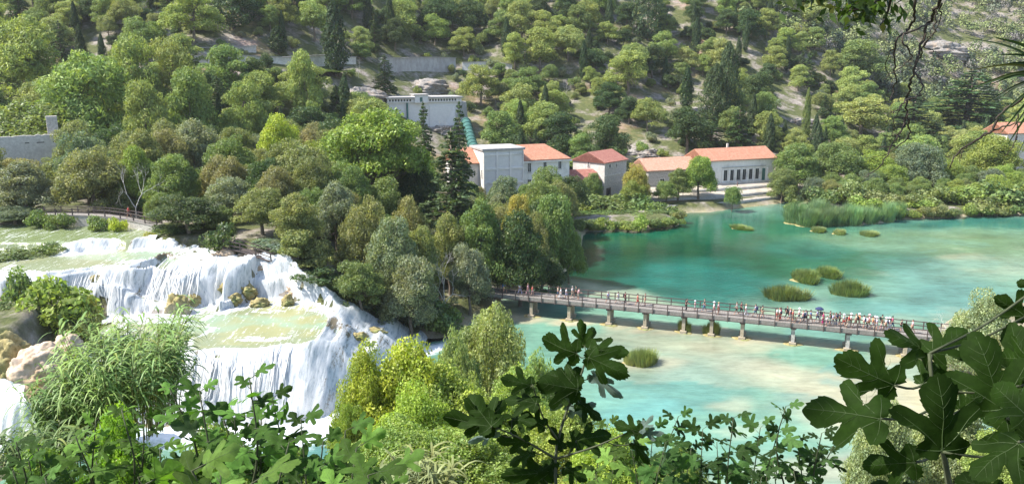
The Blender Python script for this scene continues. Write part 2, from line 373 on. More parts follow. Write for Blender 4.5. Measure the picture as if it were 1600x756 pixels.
blob(1500, 385, 260, 24, 'olive', .85, .5); blob(1330, 375, 90, 10, 'olive', .5, .5); blob(1560, 420, 150, 18, 'pale', .3, .5); blob(1540, 350, 170, 9, 'teal', .8, .5)
blob(1290, 410, 130, 22, 'green', .85, .5); blob(1250, 385, 60, 14, 'teal', .6); blob(1400, 420, 60, 16, 'blue', .4)
blob(1450, 462, 110, 30, 'blue', .9, .5); blob(1330, 480, 80, 15, 'blue', .5, .5)
blob(930, 452, 75, 13, 'pale', .8, .5, 6); blob(985, 468, 60, 9, 'sand', .45, .6, 6); blob(1290, 493, 130, 10, 'pale', .7, .5)
blob(1500, 405, 60, 6, 'sand', .4)
blob(880, 500, 120, 16, 'aqua', .8, .6, 8); blob(820, 480, 60, 10, 'pale', .7, .6); blob(1000, 520, 100, 10, 'pale', .6, .6); 
blob(1100, 545, 100, 16, 'sand', .4, .5, 5); blob(1040, 600, 100, 35, 'blue', .55, .6); blob(1200, 568, 70, 18, 'blue', .45, .6); blob(1270, 552, 60, 22, 'aqua', .9, .4)
blob(1260, 600, 130, 26, 'sand', .7, .5, 12); blob(1360, 640, 150, 46, 'sand', .85, .4); blob(1200, 540, 90, 12, 'sand', .5, .5); blob(1120, 632, 40, 12, 'sand', .5); blob(1150, 670, 70, 14, 'aqua', .6)
blob(1010, 575, 50, 12, 'sand', .4, .6); blob(1300, 720, 90, 22, 'pale', .9); blob(980, 640, 90, 16, 'blue', .7)
blob(560, 660, 120, 40, 'blue', 1, .5); blob(420, 700, 120, 40, 'blue', .8, .5); blob(1460, 590, 80, 60, 'sand', .9)
for (a, b) in ((838, 490), (895, 497), (955, 504), (1011, 510), (1070, 516), (1113, 519), (1160, 524), (1238, 532), (1322, 540)):
    blob(a, b, 30, 6, 'sand', .9, .5)
blob(1010, 568, 75, 10, 'sand', .5)
# weed mottling
vein = fbm(LX + fbm(LX, LY, 9, 3) * 5, (LY + fbm(LX + 7, LY, 9, 3) * 5) * 1.8, 14, 5); vz = (sm(455, 500, ppy) * sm(900, 960, ppx) * .8 + sm(360, 380, ppy) * (1 - sm(430, 450, ppy)) * sm(1250, 1350, ppx) * .35)
vk = (sm(.20, .30, vein) * vz * .38)[..., None]; col = col * (1 - vk) + np.array(C['sand']) * 1.05 * vk; vk = (sm(-.10, -.22, vein) * vz)[..., None] * .6; col = col * (1 - vk) + np.array((.10, .24, .21)) * vk
wd = fbm(LX, LY, 5, 4)[..., None]; wd2 = fbm(LX * .35, LY + 30, 5, 4)[..., None]
col = col * (1 + .34 * wd + .22 * wd2)
fm = 1 - sm(0, 7, np.hypot((LX - (-26)) * .32, (LY - 72.5)))           # churned foam under the falls
fm = np.maximum(fm * 1.2, (1 - sm(0, 3.2, np.abs(LY - (LX * 1.1 + 105)))) * sm(-17, -12, LX) * (1 - sm(-6, 2, LX)) * .8)
fm = np.maximum(fm, (1 - sm(0, 1, np.hypot((LX - 18) / 3, (LY - 165) / 1.2))) * .7)
fm = np.clip(fm + fbm(LX, LY, 1.7, 3) * .35 * (fm > .05), 0, 1)
I = np.arange(LX.size).reshape(LX.shape)
Q = np.stack([I[:-1, :-1], I[:-1, 1:], I[1:, 1:], I[1:, :-1]], -1).reshape(-1, 4)
def water_mat(name, still=1.):
    m, nt, bs, out = new_mat(name)
    at = N(nt, 'Attribute', attribute_name='bed'); af = N(nt, 'Attribute', attribute_name='foam')
    n1 = noise(nt, .9, 5, .7, mapscale=(.45, 1, 1)); r1 = ramp(nt, [(.3, .80), (.7, 1.2)], n1.outputs[0])
    c = mix(nt, at.outputs['Color'], r1.outputs[0], 1., 'MULTIPLY')
    nf = noise(nt, 1.3, 6, .75); rf = ramp(nt, [(.0, 0.), (1., 1.)], None)
    ma = N(nt, 'Math', operation='MULTIPLY_ADD'); nt.links.new(nf.outputs[0], ma.inputs[0]); ma.inputs[1].default_value = 1.6; ma.inputs[2].default_value = -1.1
    ad = N(nt, 'Math', operation='ADD', use_clamp=True); nt.links.new(ma.outputs[0], ad.inputs[0])
    m2 = N(nt, 'Math', operation='MULTIPLY'); nt.links.new(af.outputs['Fac'], m2.inputs[0]); m2.inputs[1].default_value = 1.9; nt.links.new(m2.outputs[0], ad.inputs[1])
    m3 = N(nt, 'Math', operation='MULTIPLY', use_clamp=True); nt.links.new(ad.outputs[0], m3.inputs[0]); g = N(nt, 'Math', operation='GREATER_THAN'); g.inputs[1].default_value = .02; nt.links.new(af.outputs['Fac'], g.inputs[0]); nt.links.new(g.outputs[0], m3.inputs[1])
    c = mix(nt, c, (.64, .68, .70), m3.outputs[0])
    nt.links.new(c, bs.inputs['Base Color']); bs.inputs['IOR'].default_value = 1.33
    rr = N(nt, 'MapRange'); rr.inputs[3].default_value = .07; rr.inputs[4].default_value = .6; nt.links.new(m3.outputs[0], rr.inputs[0]); nt.links.new(rr.outputs[0], bs.inputs['Roughness'])
    w1 = noise(nt, 2.2, 4, .6, mapscale=(.5, 1, 1)); w2 = noise(nt, .35, 3, .5, mapscale=(.6, 1, 1))
    a2 = N(nt, 'Math', operation='ADD'); nt.links.new(w1.outputs[0], a2.inputs[0]); nt.links.new(w2.outputs[0], a2.inputs[1])
    bump(nt, a2.outputs[0], .32, .10, bs); return m
M['water'] = water_mat('lake_water')
lake = link('lake', mesh('lake', np.stack([LX, LY, np.zeros_like(LX)], -1), Q, M['water'], True, attrs={'bed': col.reshape(-1, 3), 'foam': fm.ravel()})); tag(lake, kind='structure')

# ================================================================ WATERFALLS
st = .17
gx = np.arange(-78, -7, st); gy = np.arange(66, 112, st)
WX, WY = np.meshgrid(gx, gy)
H0 = falls_h(WX, WY)
g = lambda r: np.interp(WX, *r)
n2 = fbm(WX + 50, WY, 2.2, 2); n = fbm(WX, WY, 7, 3)
b1 = g(R_BASE1) + n2 * .8; l1 = g(R_LIP1) + n2 * .7 + n * .6; b2 = np.maximum(g(R_BASE2) + n2 * .8, l1 + 1.5); l2 = np.maximum(g(R_LIP2) + n2 * .8, b2 + 2.5); pl = np.maximum(g(R_POOL), l2 + 1)
edge = np.where(WX < -47, g(R_RIVER) + 3, g(R_EDGE) + 1.0)
gyz, gxz = np.gradient(H0, st); slope = np.hypot(gxz, gyz)
_w = fbm(WX, WY, 4, 2) * .9; streak = .6 * fbm(WX + _w, WY * .14 + H0 * .14, .6, 3) + .4 * fbm(WX + _w, WY * .3 + H0 * .3, .38, 2)                       # runs down the fall
streakL = fbm(WX * 1.0 + 31, WY * .10 + H0 * .08, 2.6, 2)
upmask = np.clip(sm(-58, -56, WX) * (1 - sm(-51.5, -50.5, WX)) + sm(-49.8, -49, WX), 0, 1)
falling = sm(.18, .5, slope) * np.where(WY > pl - 1.5, upmask, 1)
rapid = sm(-34, -30, WX) * sm(0, 2, WY - b2 + 3) * .9
near_base = np.maximum(1 - sm(0, 3.2, np.abs(WY - b2 + 1.2)), 1 - sm(0, 3.5, np.abs(WY - b1 + 1)))
lipzone = 1 - sm(0, 1.8, np.abs(WY - l2)); 
up_r = sm(-50, -45, WX) * sm(0, 2, WY - l2) * (1 - sm(0, 3, WY - l2 - 3)) * .45
smallfall = (1 - sm(0, 2.2, np.abs(WY - pl + .5))) * upmask
right_r = sm(-43, -40, WX) * sm(0, 1, WY - b2)
chute = sm(-21, -18, WX)
foam = np.clip(np.maximum.reduce([falling, near_base * .85, lipzone * .35, up_r, smallfall, right_r, chute, rapid]) + fbm(WX, WY, 3, 3) * .25, 0, 1)
def pxm(px, py, z, rx, ry):
    c = on_z(px, py, z); return 1 - sm(.6, 1.1, np.hypot((WX - c[0]) / rx, (WY - c[1]) / ry))
calm = np.maximum.reduce([pxm(330, 508, 6, 7.5, 3.2), pxm(470, 505, 6, 6, 2.6), pxm(200, 402, 11, 8, 2.8) * .95, pxm(380, 500, 6, 5, 1.2)])
foam = foam * (1 - calm * .92)
lipm = (1 - sm(.2, 1.3, np.abs(WY - l1 - .3))) * sm(-.1, .3, fbm(WX + 9, WY, 3.5, 2)); foam = foam * (1 - .8 * lipm)
lane = sm(.86, .97, 1 - np.abs(fbm(WX * .6, WY * 1.4, 4.5, 4))) * sm(0, .5, WY - l1) * (1 - sm(-1, .5, WY - b2)); foam = np.maximum(foam, lane * .45)
flat_ = .8 * sm(0, 1, WY - l1) * (1 - sm(-2, 0, WY - b2)) * sm(-36, -32, WX) * sm(-.15, .2, fbm(WX + 5, WY, 3, 3)); foam = foam * (1 - .8 * flat_ * (1 - falling))
chz0 = sm(-24, -19, WX)
upk = np.where(WY > b2 - 1, .62, 1.)
thin = (sm(.0, .5, streakL) * falling * .9 + sm(.05, .5, streak) * falling * .55) * upk - chz0 * .3   # where the water thins and the tufa shows
chz = sm(-24, -19, WX); HW = H0 + .10 + falling * (.30 + (.20 * streak + .34 * streakL) * (1 - .7 * chz) + .12 * chz * fbm(WX, WY, 1.6, 3)) + foam * (1 - falling) * fbm(WX, WY, 1.1, 2) * .22
bedc = np.zeros(WX.shape + (3,)) + (.21, .235, .13)
bedc = bedc * (1 - calm[..., None]) + np.array((.235, .31, .205)) * calm[..., None]
och = sm(-.1, .4, fbm(WX + 11, WY, 5, 3))[..., None]; bedc = bedc * (1 - .35 * och) + np.array((.30, .27, .12)) * .35 * och
riv = sm(0, 3, WY - pl)[..., None]; bedc = bedc * (1 - riv) + np.array((.17, .21, .09)) * riv
och2 = (sm(-36, -30, WX) * sm(0, .5, WY - l1) * sm(-.3, .25, fbm(WX + 5, WY, 3, 3)))[..., None]; bedc = bedc * (1 - och2) + np.array((.27, .27, .13)) * och2
bedc = np.where(falling[..., None] > .3, np.array((.17, .14, .09)), bedc)
m, nt, bs, out = new_mat('white_water')
at = N(nt, 'Attribute', attribute_name='bed'); af = N(nt, 'Attribute', attribute_name='foam'); ath = N(nt, 'Attribute', attribute_name='thin')
tc = N(nt, 'TexCoord').outputs['Object']
s1 = noise(nt, 3.0, 6, .75, tc, (1.0, .10, .10)); s2 = noise(nt, 3.2, 6, .78, tc, (1.0, .10, .14), .3); s3 = noise(nt, 2.6, 6, .8, tc)
av = N(nt, 'Math', operation='ADD'); nt.links.new(s1.outputs[0], av.inputs[0]); nt.links.new(s2.outputs[0], av.inputs[1])
ag = N(nt, 'Math', operation='ADD'); nt.links.new(av.outputs[0], ag.inputs[0]); nt.links.new(s3.outputs[0], ag.inputs[1])   # ~1.5 mean
k1 = N(nt, 'Math', operation='MULTIPLY_ADD'); nt.links.new(ag.outputs[0], k1.inputs[0]); k1.inputs[1].default_value = 3.4; k1.inputs[2].default_value = -5.5
k2 = N(nt, 'Math', operation='MULTIPLY_ADD'); nt.links.new(af.outputs['Fac'], k2.inputs[0]); k2.inputs[1].default_value = 2.2; nt.links.new(k1.outputs[0], k2.inputs[2])
k3 = N(nt, 'Math', operation='MULTIPLY_ADD'); nt.links.new(ath.outputs['Fac'], k3.inputs[0]); k3.inputs[1].default_value = -1.3; nt.links.new(k2.outputs[0], k3.inputs[2]); 
r = ramp(nt, [(.0, 0.), (.55, .8), (1., 1.)], k3.outputs[0])
wc = ramp(nt, [(.34, (.30, .36, .37)), (.44, (.62, .66, .68)), (.56, (.88, .89, .89))], s2.outputs[0])
c = mix(nt, at.outputs['Color'], wc.outputs[0], r.outputs[0]); nt.links.new(c, bs.inputs['Base Color'])
rr = N(nt, 'MapRange'); rr.inputs[3].default_value = .15; rr.inputs[4].default_value = .7; nt.links.new(r.outputs[0], rr.inputs[0]); nt.links.new(rr.outputs[0], bs.inputs['Roughness'])
bs.inputs['IOR'].default_value = 1.33; bump(nt, ag.outputs[0], .25, .1, bs)
tr = N(nt, 'BsdfTranslucent'); nt.links.new(c, tr.inputs[0]); mx = N(nt, 'MixShader'); tf = N(nt, 'Math', operation='MULTIPLY', use_clamp=True); nt.links.new(r.outputs[0], tf.inputs[0]); tf.inputs[1].default_value = .35; nt.links.new(tf.outputs[0], mx.inputs[0]); nt.links.new(bs.outputs[0], mx.inputs[1]); nt.links.new(tr.outputs[0], mx.inputs[2]); nt.links.new(mx.outputs[0], out.inputs[0])
M['whitewater'] = m
I = np.arange(WX.size).reshape(WX.shape); QI = np.stack([I[:-1, :-1], I[:-1, 1:], I[1:, 1:], I[1:, :-1]], -1)
cy_ = WY[:-1, :-1]; cx_ = WX[:-1, :-1]; fr = lambda a: a[:-1, :-1]
ok = (cy_ < fr(edge)) & (fr(HW) > -.25) & (cy_ > fr(b1) - 1.2) & ~((cx_ < -45) & (cy_ < fr(l2) - 7)) & ~((cx_ < -47 + fr(n2)) & (cy_ < fr(b2) + 1)) & ~((cx_ < -56 + 2 * fr(n2)) & (cy_ < fr(l2) - 1.5))
def cut(sel, name, mat, extra=None):
    q = QI[sel & ok]; u, inv = np.unique(q.ravel(), return_inverse=True)
    V = np.stack([WX.ravel()[u], WY.ravel()[u], HW.ravel()[u]], -1)
    return mesh(name, V, inv.reshape(-1, 4), mat, True, attrs={'bed': bedc.reshape(-1, 3)[u], 'foam': foam.ravel()[u], 'thin': thin.ravel()[u]})
low = (cy_ < fr(l1) + .6); mid = ~low & (cy_ < fr(b2) - .6); upp = ~low & ~mid & (cy_ < fr(l2) + .8); top = ~low & ~mid & ~upp
chs = (cx_ > -20.5)
wf1 = link('waterfall', cut(low | (chs & ~low), 'waterfall', M['whitewater'])); tag(wf1, 'broad lower waterfall dropping in white curtains from the middle pool into the lake', 'waterfall')
wf2 = link('waterfall', cut(upp & ~chs, 'waterfall', M['whitewater'])); tag(wf2, 'upper waterfall foaming down over tufa into the middle pool', 'waterfall')
tag(link('water', cut(mid & ~chs, 'water', M['whitewater'])), kind='structure')
tag(link('river', cut(top & ~chs, 'river', M['whitewater'])), kind='structure')
# free-falling strands in front of the lower curtain and the upper one
def strands(n, lipR, baseR, zt, zb, x0, x1, name, parent, seed):
    rg = np.random.default_rng(seed); mb_V = []; mb_F = []; cnt = 0
    for i in range(n):
        x = rg.uniform(x0, x1); 
        if fbm(np.array([x]), np.array([3.]), 2.6, 2)[0] > .25: continue
        l = np.interp(x, *lipR); b = np.interp(x, *baseR); wdt = rg.uniform(.015, .05); ts = np.linspace(0, 1, 9); t0 = rg.uniform(0, .25); t1 = rg.uniform(.55, 1.)
        ts = t0 + ts * (t1 - t0)
        yy = l - .6 - (l - b) * (ts ** .75) * .93 - .25; zz = zt + .15 - (zt - zb) * ts ** 1.35
        hh = falls_h(np.full(9, x), yy) + .45; zz = np.maximum(zz, hh)
        P = np.c_[x + rg.normal(0, .09, 9).cumsum() * .6, yy, zz]
        V, Fc = tube(P, wdt * np.array([.4, .8, 1, 1.1, 1.1, 1.1, 1, .7, .3]), 5, False)
        mb_V.append(V); mb_F.append(np.array(Fc) + cnt); cnt += len(V)
    me = mesh(name, np.concatenate(mb_V), np.concatenate(mb_F), M['strand'], True)
    return tag(link(name, me, parent), kind='stuff')
m, nt, bs, out = new_mat('falling_water'); n_ = noise(nt, 5, 5, .8, mapscale=(1, .2, .2)); r = ramp(nt, [(.3, (.50, .52, .52)), (.6, (.76, .74, .70))], n_.outputs[0])
nt.links.new(r.outputs[0], bs.inputs['Base Color']); bs.inputs['Roughness'].default_value = .55; M['strand'] = m
strands(110, R_LIP1, R_BASE1, 6.0, 0., -41, -23, 'strands', wf1, 3)
strands(110, R_LIP2, R_BASE2, 11.0, 6.3, -52, -34, 'strands', wf2, 4)
# small fall at the far left, below the tan boulder
def small_fall():
    top = [on_y(a, b, 62.) for a, b in ((-40, 596), (-10, 590), (12, 588), (30, 600))]
    bot = [on_y(a, b, 57.) for a, b in ((-70, 700), (-20, 712), (30, 705), (66, 690))]
    T = curve3(top, 20); B = curve3(bot, 20); V = []; K = 30
    for k in range(K):
        t = k / (K - 1); P = T * (1 - t) + B * t; P[:, 2] += 1.4 * math.sin(t * math.pi) * 1.0; P[:, 1] += fbm(P[:, 0], P[:, 0] * 0 + t * 2, 1.1, 3) * .9; V.append(P)
    n_ = len(T); V = np.array(V); I = np.arange(K * n_).reshape(K, n_)
    q = np.stack([I[:-1, :-1], I[1:, :-1], I[1:, 1:], I[:-1, 1:]], -1).reshape(-1, 4)
    z = np.zeros(K * n_)
    me = mesh('waterfall', V, q, M['whitewater'], True, attrs={'bed': np.zeros((K * n_, 3)) + .2, 'foam': z + .9, 'thin': z})
    tag(link('waterfall', me), 'small white cascade at the foot of the tan boulder', 'waterfall')
small_fall()
# ================================================================ VEGETATION GENERATORS
def quads(C, size, nrm=None, rg=None, aspect=.55, flat=.5, up=None):
    """leaf-shaped quads at points C; nrm pulls the blades to face outwards; up sets the long axis"""
    n = len(C); size = np.broadcast_to(size, (n,))
    A = rg.normal(size=(n, 3))
    if nrm is not None: A = A * flat + nrm
    A /= np.linalg.norm(A, axis=1)[:, None] + 1e-9
    B = rg.normal(size=(n, 3)) if up is None else up + rg.normal(size=(n, 3)) * .35
    B -= (B * A).sum(1)[:, None] * A; B /= np.linalg.norm(B, axis=1)[:, None] + 1e-9
    D = np.cross(A, B); s = size[:, None] * .5
    V = np.stack([C - B * s, C + D * s * aspect - B * s * .1, C + B * s + A * s * .25, C - D * s * aspect - B * s * .1], 1)
    return V.reshape(-1, 3), np.arange(n * 4).reshape(n, 4)
def sphere_pts(n, rg):
    v = rg.normal(size=(n, 3)); return v / np.linalg.norm(v, axis=1)[:, None]
def puffs(cent, rad, per, leaf, rg, squash=(1, 1, .7), bottom=-.35, aspect=.6, deep=.5):
    """leaf shells round clump centres"""
    Cs = []; Ns = []
    for c, r in zip(cent, rad):
        k = max(6, int(per * r * r)); d = sphere_pts(k, rg); d = d[d[:, 2] > bottom + rg.normal(size=len(d)) * .2]
        rr = r * (1 - deep * rg.random(len(d)) ** 2.5) * (1 + .18 * np.sin(d[:, 0] * 5 + c[0] * 3) * np.sin(d[:, 1] * 5 + c[1]))
        Cs.append(c + d * rr[:, None] * np.array(squash)); Ns.append(d)
    C = np.concatenate(Cs); Nn = np.concatenate(Ns)
    return quads(C, leaf * rg.uniform(.6, 1.3, len(C)), Nn, rg, aspect, .75)
def limbs_mesh(cent, base_h, r0, height, rg, mat, name, lean=.06, k=7, every=1, sides=6):
    mb = MB(); x, y = 0., 0.; P = [(0, 0, -.6)]; nseg = 6
    for i in range(1, nseg + 1):
        x += rg.normal() * lean * height / nseg; y += rg.normal() * lean * height / nseg; P.append((x, y, base_h * i / nseg if i < nseg else base_h))
    P = curve3(P, 3); rad = r0 * (1.15 - .65 * np.linspace(0, 1, len(P)) ** .8); rad[0] *= 1.3
    mb.tube(P, rad, sides + 2)
    for i in range(0, len(cent), every):
        c = np.array(cent[i]); j = rg.integers(len(P) // 2, len(P)); s = P[j]
        mid = s * .5 + c * .5 + np.array([0, 0, -.12 * np.linalg.norm(c - s)]) + rg.normal(size=3) * .03 * height
        q = curve3([s, mid, c * .97 + s * .03], 4); mb.tube(q, rad[j] * np.linspace(.5, .08, len(q)), 5)
    return mesh(name, np.concatenate(mb.V), mb.F, mat, True)
def crown_pine(seed, per=250, leaf=.40):
    rg = np.random.default_rng(seed); H = 11.; cent = []; rad = []
    n = rg.integers(36, 50)
    for i in range(n):
        a = rg.random() * 6.283; t = rg.random() ** .8; zz = rg.random()
        rr = 4.3 * (1 - .55 * zz ** 1.6) * t; cent.append((rr * math.cos(a), rr * math.sin(a) * rg.uniform(.8, 1), 2.6 + zz * 6.6 - .5 * t)); rad.append(rg.uniform(1.0, 1.9) * (1 - .2 * zz))
    c, f = puffs(cent, rad, per, leaf, rg, (1, 1, .72), -.35, .38, .5)
    return mesh('crown', c, f, M['needle']), limbs_mesh(cent, 7.5, .24, H, rg, M['bark'], 'trunk', .05, every=2)
def crown_broad(seed, per=130, leaf=.46, low=.12, name='crown', mat='leaf', tall=1., wide=1., nn=46, lumps=1., skirt=.35):
    rg = np.random.default_rng(seed); cent = []; rad = []
    off = rg.uniform(-.6, .6, 2)
    for i in range(nn):
        d = sphere_pts(1, rg)[0]; d[2] = abs(d[2]) * (1 + skirt) - skirt; d[2] = max(d[2], -.95); t = rg.uniform(.45, .86)
        cent.append((d[0] * 4.2 * t * wide + off[0] * d[2], d[1] * 4.2 * t * wide + off[1] * d[2], (5.2 + d[2] * 4.3 * t * tall))); rad.append(rg.uniform(.9, 1.9) * lumps)
    cent.append((0, 0, 5.)); rad.append(2.6)
    cent = [(a, b, max(c, low * 10)) for a, b, c in cent]
    c, f = puffs(cent, rad, per, leaf, rg, (1, 1, .85), -.55, .6, .45)
    return mesh(name, c, f, M[mat]), limbs_mesh(cent, 5.2, .27, 10, rg, M['bark'], 'trunk', .04, every=3)
def crown_cypress(seed, n=5200, leaf=.40, fat=1.):
    rg = np.random.default_rng(seed); t = rg.random(n) ** .85; z = .5 + t * 11.5; a = rg.random(n) * 6.283
    prof = (np.sin(np.clip(t, 0, 1) ** .62 * math.pi) ** .75 * .92 + .07) * fat * (1 + .22 * np.sin(a * 3 + z * 1.1) + .15 * np.sin(a * 7 - z * 2.3))
    r = prof * (1 - .45 * rg.random(n) ** 2.2) * 1.35; C = np.c_[r * np.cos(a), r * np.sin(a), z]
    V, f = quads(C, leaf * rg.uniform(.6, 1.4, n), np.c_[np.cos(a), np.sin(a), np.zeros(n) + .2], rg, .4, .5, np.array([0, 0, 1.]))
    mb = MB(); mb.tube([(0, 0, -.6), (0, 0, 3), (0.05, 0, 9)], [.2, .15, .05], 7)
    return mesh('crown', V, f, M['needle']), mesh('trunk', np.concatenate(mb.V), mb.F, M['bark'], True)
def crown_conifer(seed, leaf=.36, tiers=26, wide=3.1, per=250):
    """tiered conifer with drooping boughs"""
    rg = np.random.default_rng(seed); Cs = []; Us = []; mb = MB(); mb.tube([(0, 0, -.6), (0, 0, 5), (0, 0, 11.6)], [.26, .17, .03], 7)
    for i in range(tiers):
        t = i / (tiers - 1); z = 1.0 + t * 10.3; L = wide * (1 - t) ** .65 + .2
        for b in range(rg.integers(5, 8)):
            a = rg.random() * 6.283; l = L * rg.uniform(.7, 1.12); k = int(per * l / 12) + 5; s = rg.random(k) ** .6
            sd_ = (rg.random(k) - .5) * .55 * l * (1 - s * .6); x = s * l; zz = z + .25 * s * l - .40 * (s * l) ** 1.5 * .6 - rg.random(k) * .25
            Cs.append(np.c_[x * math.cos(a) - sd_ * math.sin(a), x * math.sin(a) + sd_ * math.cos(a), zz]); Us.append(np.tile([math.cos(a), math.sin(a), -.3], (k, 1)))
            mb.tube([(0, 0, z), (l * .6 * math.cos(a), l * .6 * math.sin(a), z + .02)], [.05, .02], 4)
    C = np.concatenate(Cs); U = np.concatenate(Us)
    V, f = quads(C, leaf * rg.uniform(.7, 1.4, len(C)), np.tile([0, 0, 1.], (len(C), 1)), rg, .5, .5, U)
    return mesh('crown', V, f, M['needle']), mesh('trunk', np.concatenate(mb.V), mb.F, M['bark'], True)
def shrub_mesh(seed, n=14, per=110, leaf=.22, name='foliage'):
    rg = np.random.default_rng(seed); cent = []; rad = []
    for i in range(n):
        a = rg.random() * 6.283; t = rg.random() ** .6 * 1.1; cent.append((t * math.cos(a), t * math.sin(a), .45 + (1.2 - t * .6) * rg.random())); rad.append(rg.uniform(.35, .65))
    c, f = puffs(cent, rad, per * 6, leaf, rg, (1, 1, .85), -.7, .55, .5)
    mb = MB()
    for i in range(0, n, 2): q = curve3([(0, 0, -.25), np.array(cent[i]) * (.4, .4, .5), cent[i]], 4); mb.tube(q, np.linspace(.035, .01, len(q)), 4)
    return mesh(name, c, f, M['leaf']), mesh('stem', np.concatenate(mb.V), mb.F, M['bark'], True)
def bare_mesh(seed, mat, H=10, depth=5, r0=.16, spread=.55):
    rg = np.random.default_rng(seed); mb = MB()
    def br(p, d, L, r, k):
        q = [p]; dd = d.copy()
        for i in range(3):
            dd = dd + rg.normal(size=3) * .16; dd /= np.linalg.norm(dd); q.append(q[-1] + dd * L / 3)
        mb.tube(q, np.linspace(r, r * .55, 4), 5 if k > 2 else 4, cap=False)
        if k <= 0: return
        for j in range(rg.integers(2, 4)):
            nd = dd + rg.normal(size=3) * spread; nd[2] += .25; nd /= np.linalg.norm(nd); br(q[-1], nd, L * rg.uniform(.62, .85), r * .58, k - 1)
    br(np.array([0, 0, -.5]), np.array([0, 0, 1.]), H * .30, r0, depth)
    return mesh('trunk', np.concatenate(mb.V), mb.F, mat, True)
def blades(seed, n, L, w, spread, name, mat, droop=.5, base=.3, segs=5, lean=(0, 0)):
    """a clump of long arching blades, each tapering and folded"""
    rg = np.random.default_rng(seed); V = []; ts = np.linspace(0, 1, segs + 1)
    a = rg.random(n) * 6.283; rr = np.sqrt(rg.random(n)) * base; Ls = L * rg.uniform(.55, 1.1, n); tilt = rg.random(n) ** .8 * spread; da = a + rg.normal(size=n) * .5
    for t in ts:
        out = np.sin(tilt) * t * Ls + droop * Ls * t ** 2.2 * tilt; up = np.cos(tilt) * t * Ls - droop * Ls * .55 * t ** 2.6 * (tilt + .15)
        c = np.c_[rr * np.cos(a) + out * np.cos(da) + lean[0] * t * Ls, rr * np.sin(a) + out * np.sin(da) + lean[1] * t * Ls, up]
        ww = w * (1 - t) ** .6 * (.6 + .8 * min(t * 3, 1)) * .5
        s = np.c_[-np.sin(da), np.cos(da), np.zeros(n)] * ww; V += [c - s, c + s + [0, 0, ww * .2]]
    V = np.stack(V, 1).reshape(-1, 3); k = 2 * (segs + 1); F_ = []
    for i in range(segs):
        o = np.arange(n)[:, None] * k + np.array([2 * i, 2 * i + 1, 2 * i + 3, 2 * i + 2]); F_.append(o)
    return mesh(name, V, np.concatenate(F_), mat)
PINES = [crown_pine(i) for i in (1, 2, 3, 4, 5, 6)]
BROADS = [crown_broad(i + 20, per=190, leaf=.36) for i in range(6)]
FINES = [crown_broad(i + 40, per=400, leaf=.25, nn=78, lumps=.76, skirt=.95) for i in range(5)]
CYPS = [crown_cypress(i + 60) for i in range(3)]; CYPW = [crown_cypress(i + 70, 6500, .42, 2.0) for i in range(2)]
CONS = [crown_conifer(i + 80) for i in range(3)]
SHRUBS = [shrub_mesh(i + 90) for i in range(4)]
BARES = [bare_mesh(i + 100, M['bark_grey']) for i in range(3)]
BIG = crown_broad(55, per=520, leaf=.26, nn=95, lumps=.62, wide=1.15, tall=1.1)
KH = dict(pine=10.2, broad=9.8, fine=9.8, cyp=12., cypw=12., con=11.4, shrub=1.9, bare=10., big=10.2)
KR = dict(pine=5., broad=5., fine=5., cyp=1.35, cypw=2.4, con=2.9, shrub=1.5, bare=4., big=5.3)
KM = dict(pine=PINES, broad=BROADS, fine=FINES, cyp=CYPS, cypw=CYPW, con=CONS, shrub=SHRUBS, big=[BIG])
NAME = dict(pine='pine_tree', broad='broadleaf_tree', fine='broadleaf_tree', cyp='cypress_tree', cypw='cypress_tree', con='conifer_tree', shrub='shrub', bare='bare_tree', big='plane_tree')
CAT = dict(pine='pine', broad='tree', fine='tree', cyp='cypress', cypw='cypress', con='conifer', shrub='shrub', bare='tree', big='tree')
def tree(kind, x, y, z, h, wd, color, label, group=None, var=None, rz=None):
    s = h / KH[kind]; sw = wd / 2 / KR[kind]; rz = random.uniform(0, 6.28) if rz is None else rz
    t = empty(NAME[kind], (x, y, z), rz, label, CAT[kind], group, (sw, sw, s))
    if kind == 'bare':
        o = link('trunk', random.choice(BARES) if var is None else BARES[var], t); return t
    ms = KM[kind]; c, tr = ms[random.randrange(len(ms)) if var is None else var % len(ms)]
    link(c.name.split('.')[0], c, t, color=color); link(tr.name.split('.')[0], tr, t)
    return t
def tree_px(kind, px, ptop, wpx, Y, color, label, group=None, var=None, sink=0):
    """stand a tree at distance Y so that it rises to ptop in the photograph"""
    p = on_y(px, ptop, Y); z0 = gz(p[0], Y) - sink; h = p[2] - z0
    return tree(kind, p[0], Y, z0, max(h, 1.), wpx * Y / F * 1.02, color, label, group, var)
def cv(c, j=.12):
    k = 1.66 * (1 + random.uniform(-j, j)); return tuple(max(.005, a * k * (1 + random.uniform(-.06, .06))) for a in c)
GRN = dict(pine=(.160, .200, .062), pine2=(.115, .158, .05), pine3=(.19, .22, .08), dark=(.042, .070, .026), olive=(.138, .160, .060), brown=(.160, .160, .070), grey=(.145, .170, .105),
           blue=(.105, .140, .090), green=(.105, .150, .048), bright=(.15, .20, .045), lime=(.25, .29, .045), cyp=(.030, .052, .022), cyp2=(.042, .065, .03), con=(.05, .082, .035), pale=(.26, .27, .18), yellow=(.24, .22, .06))
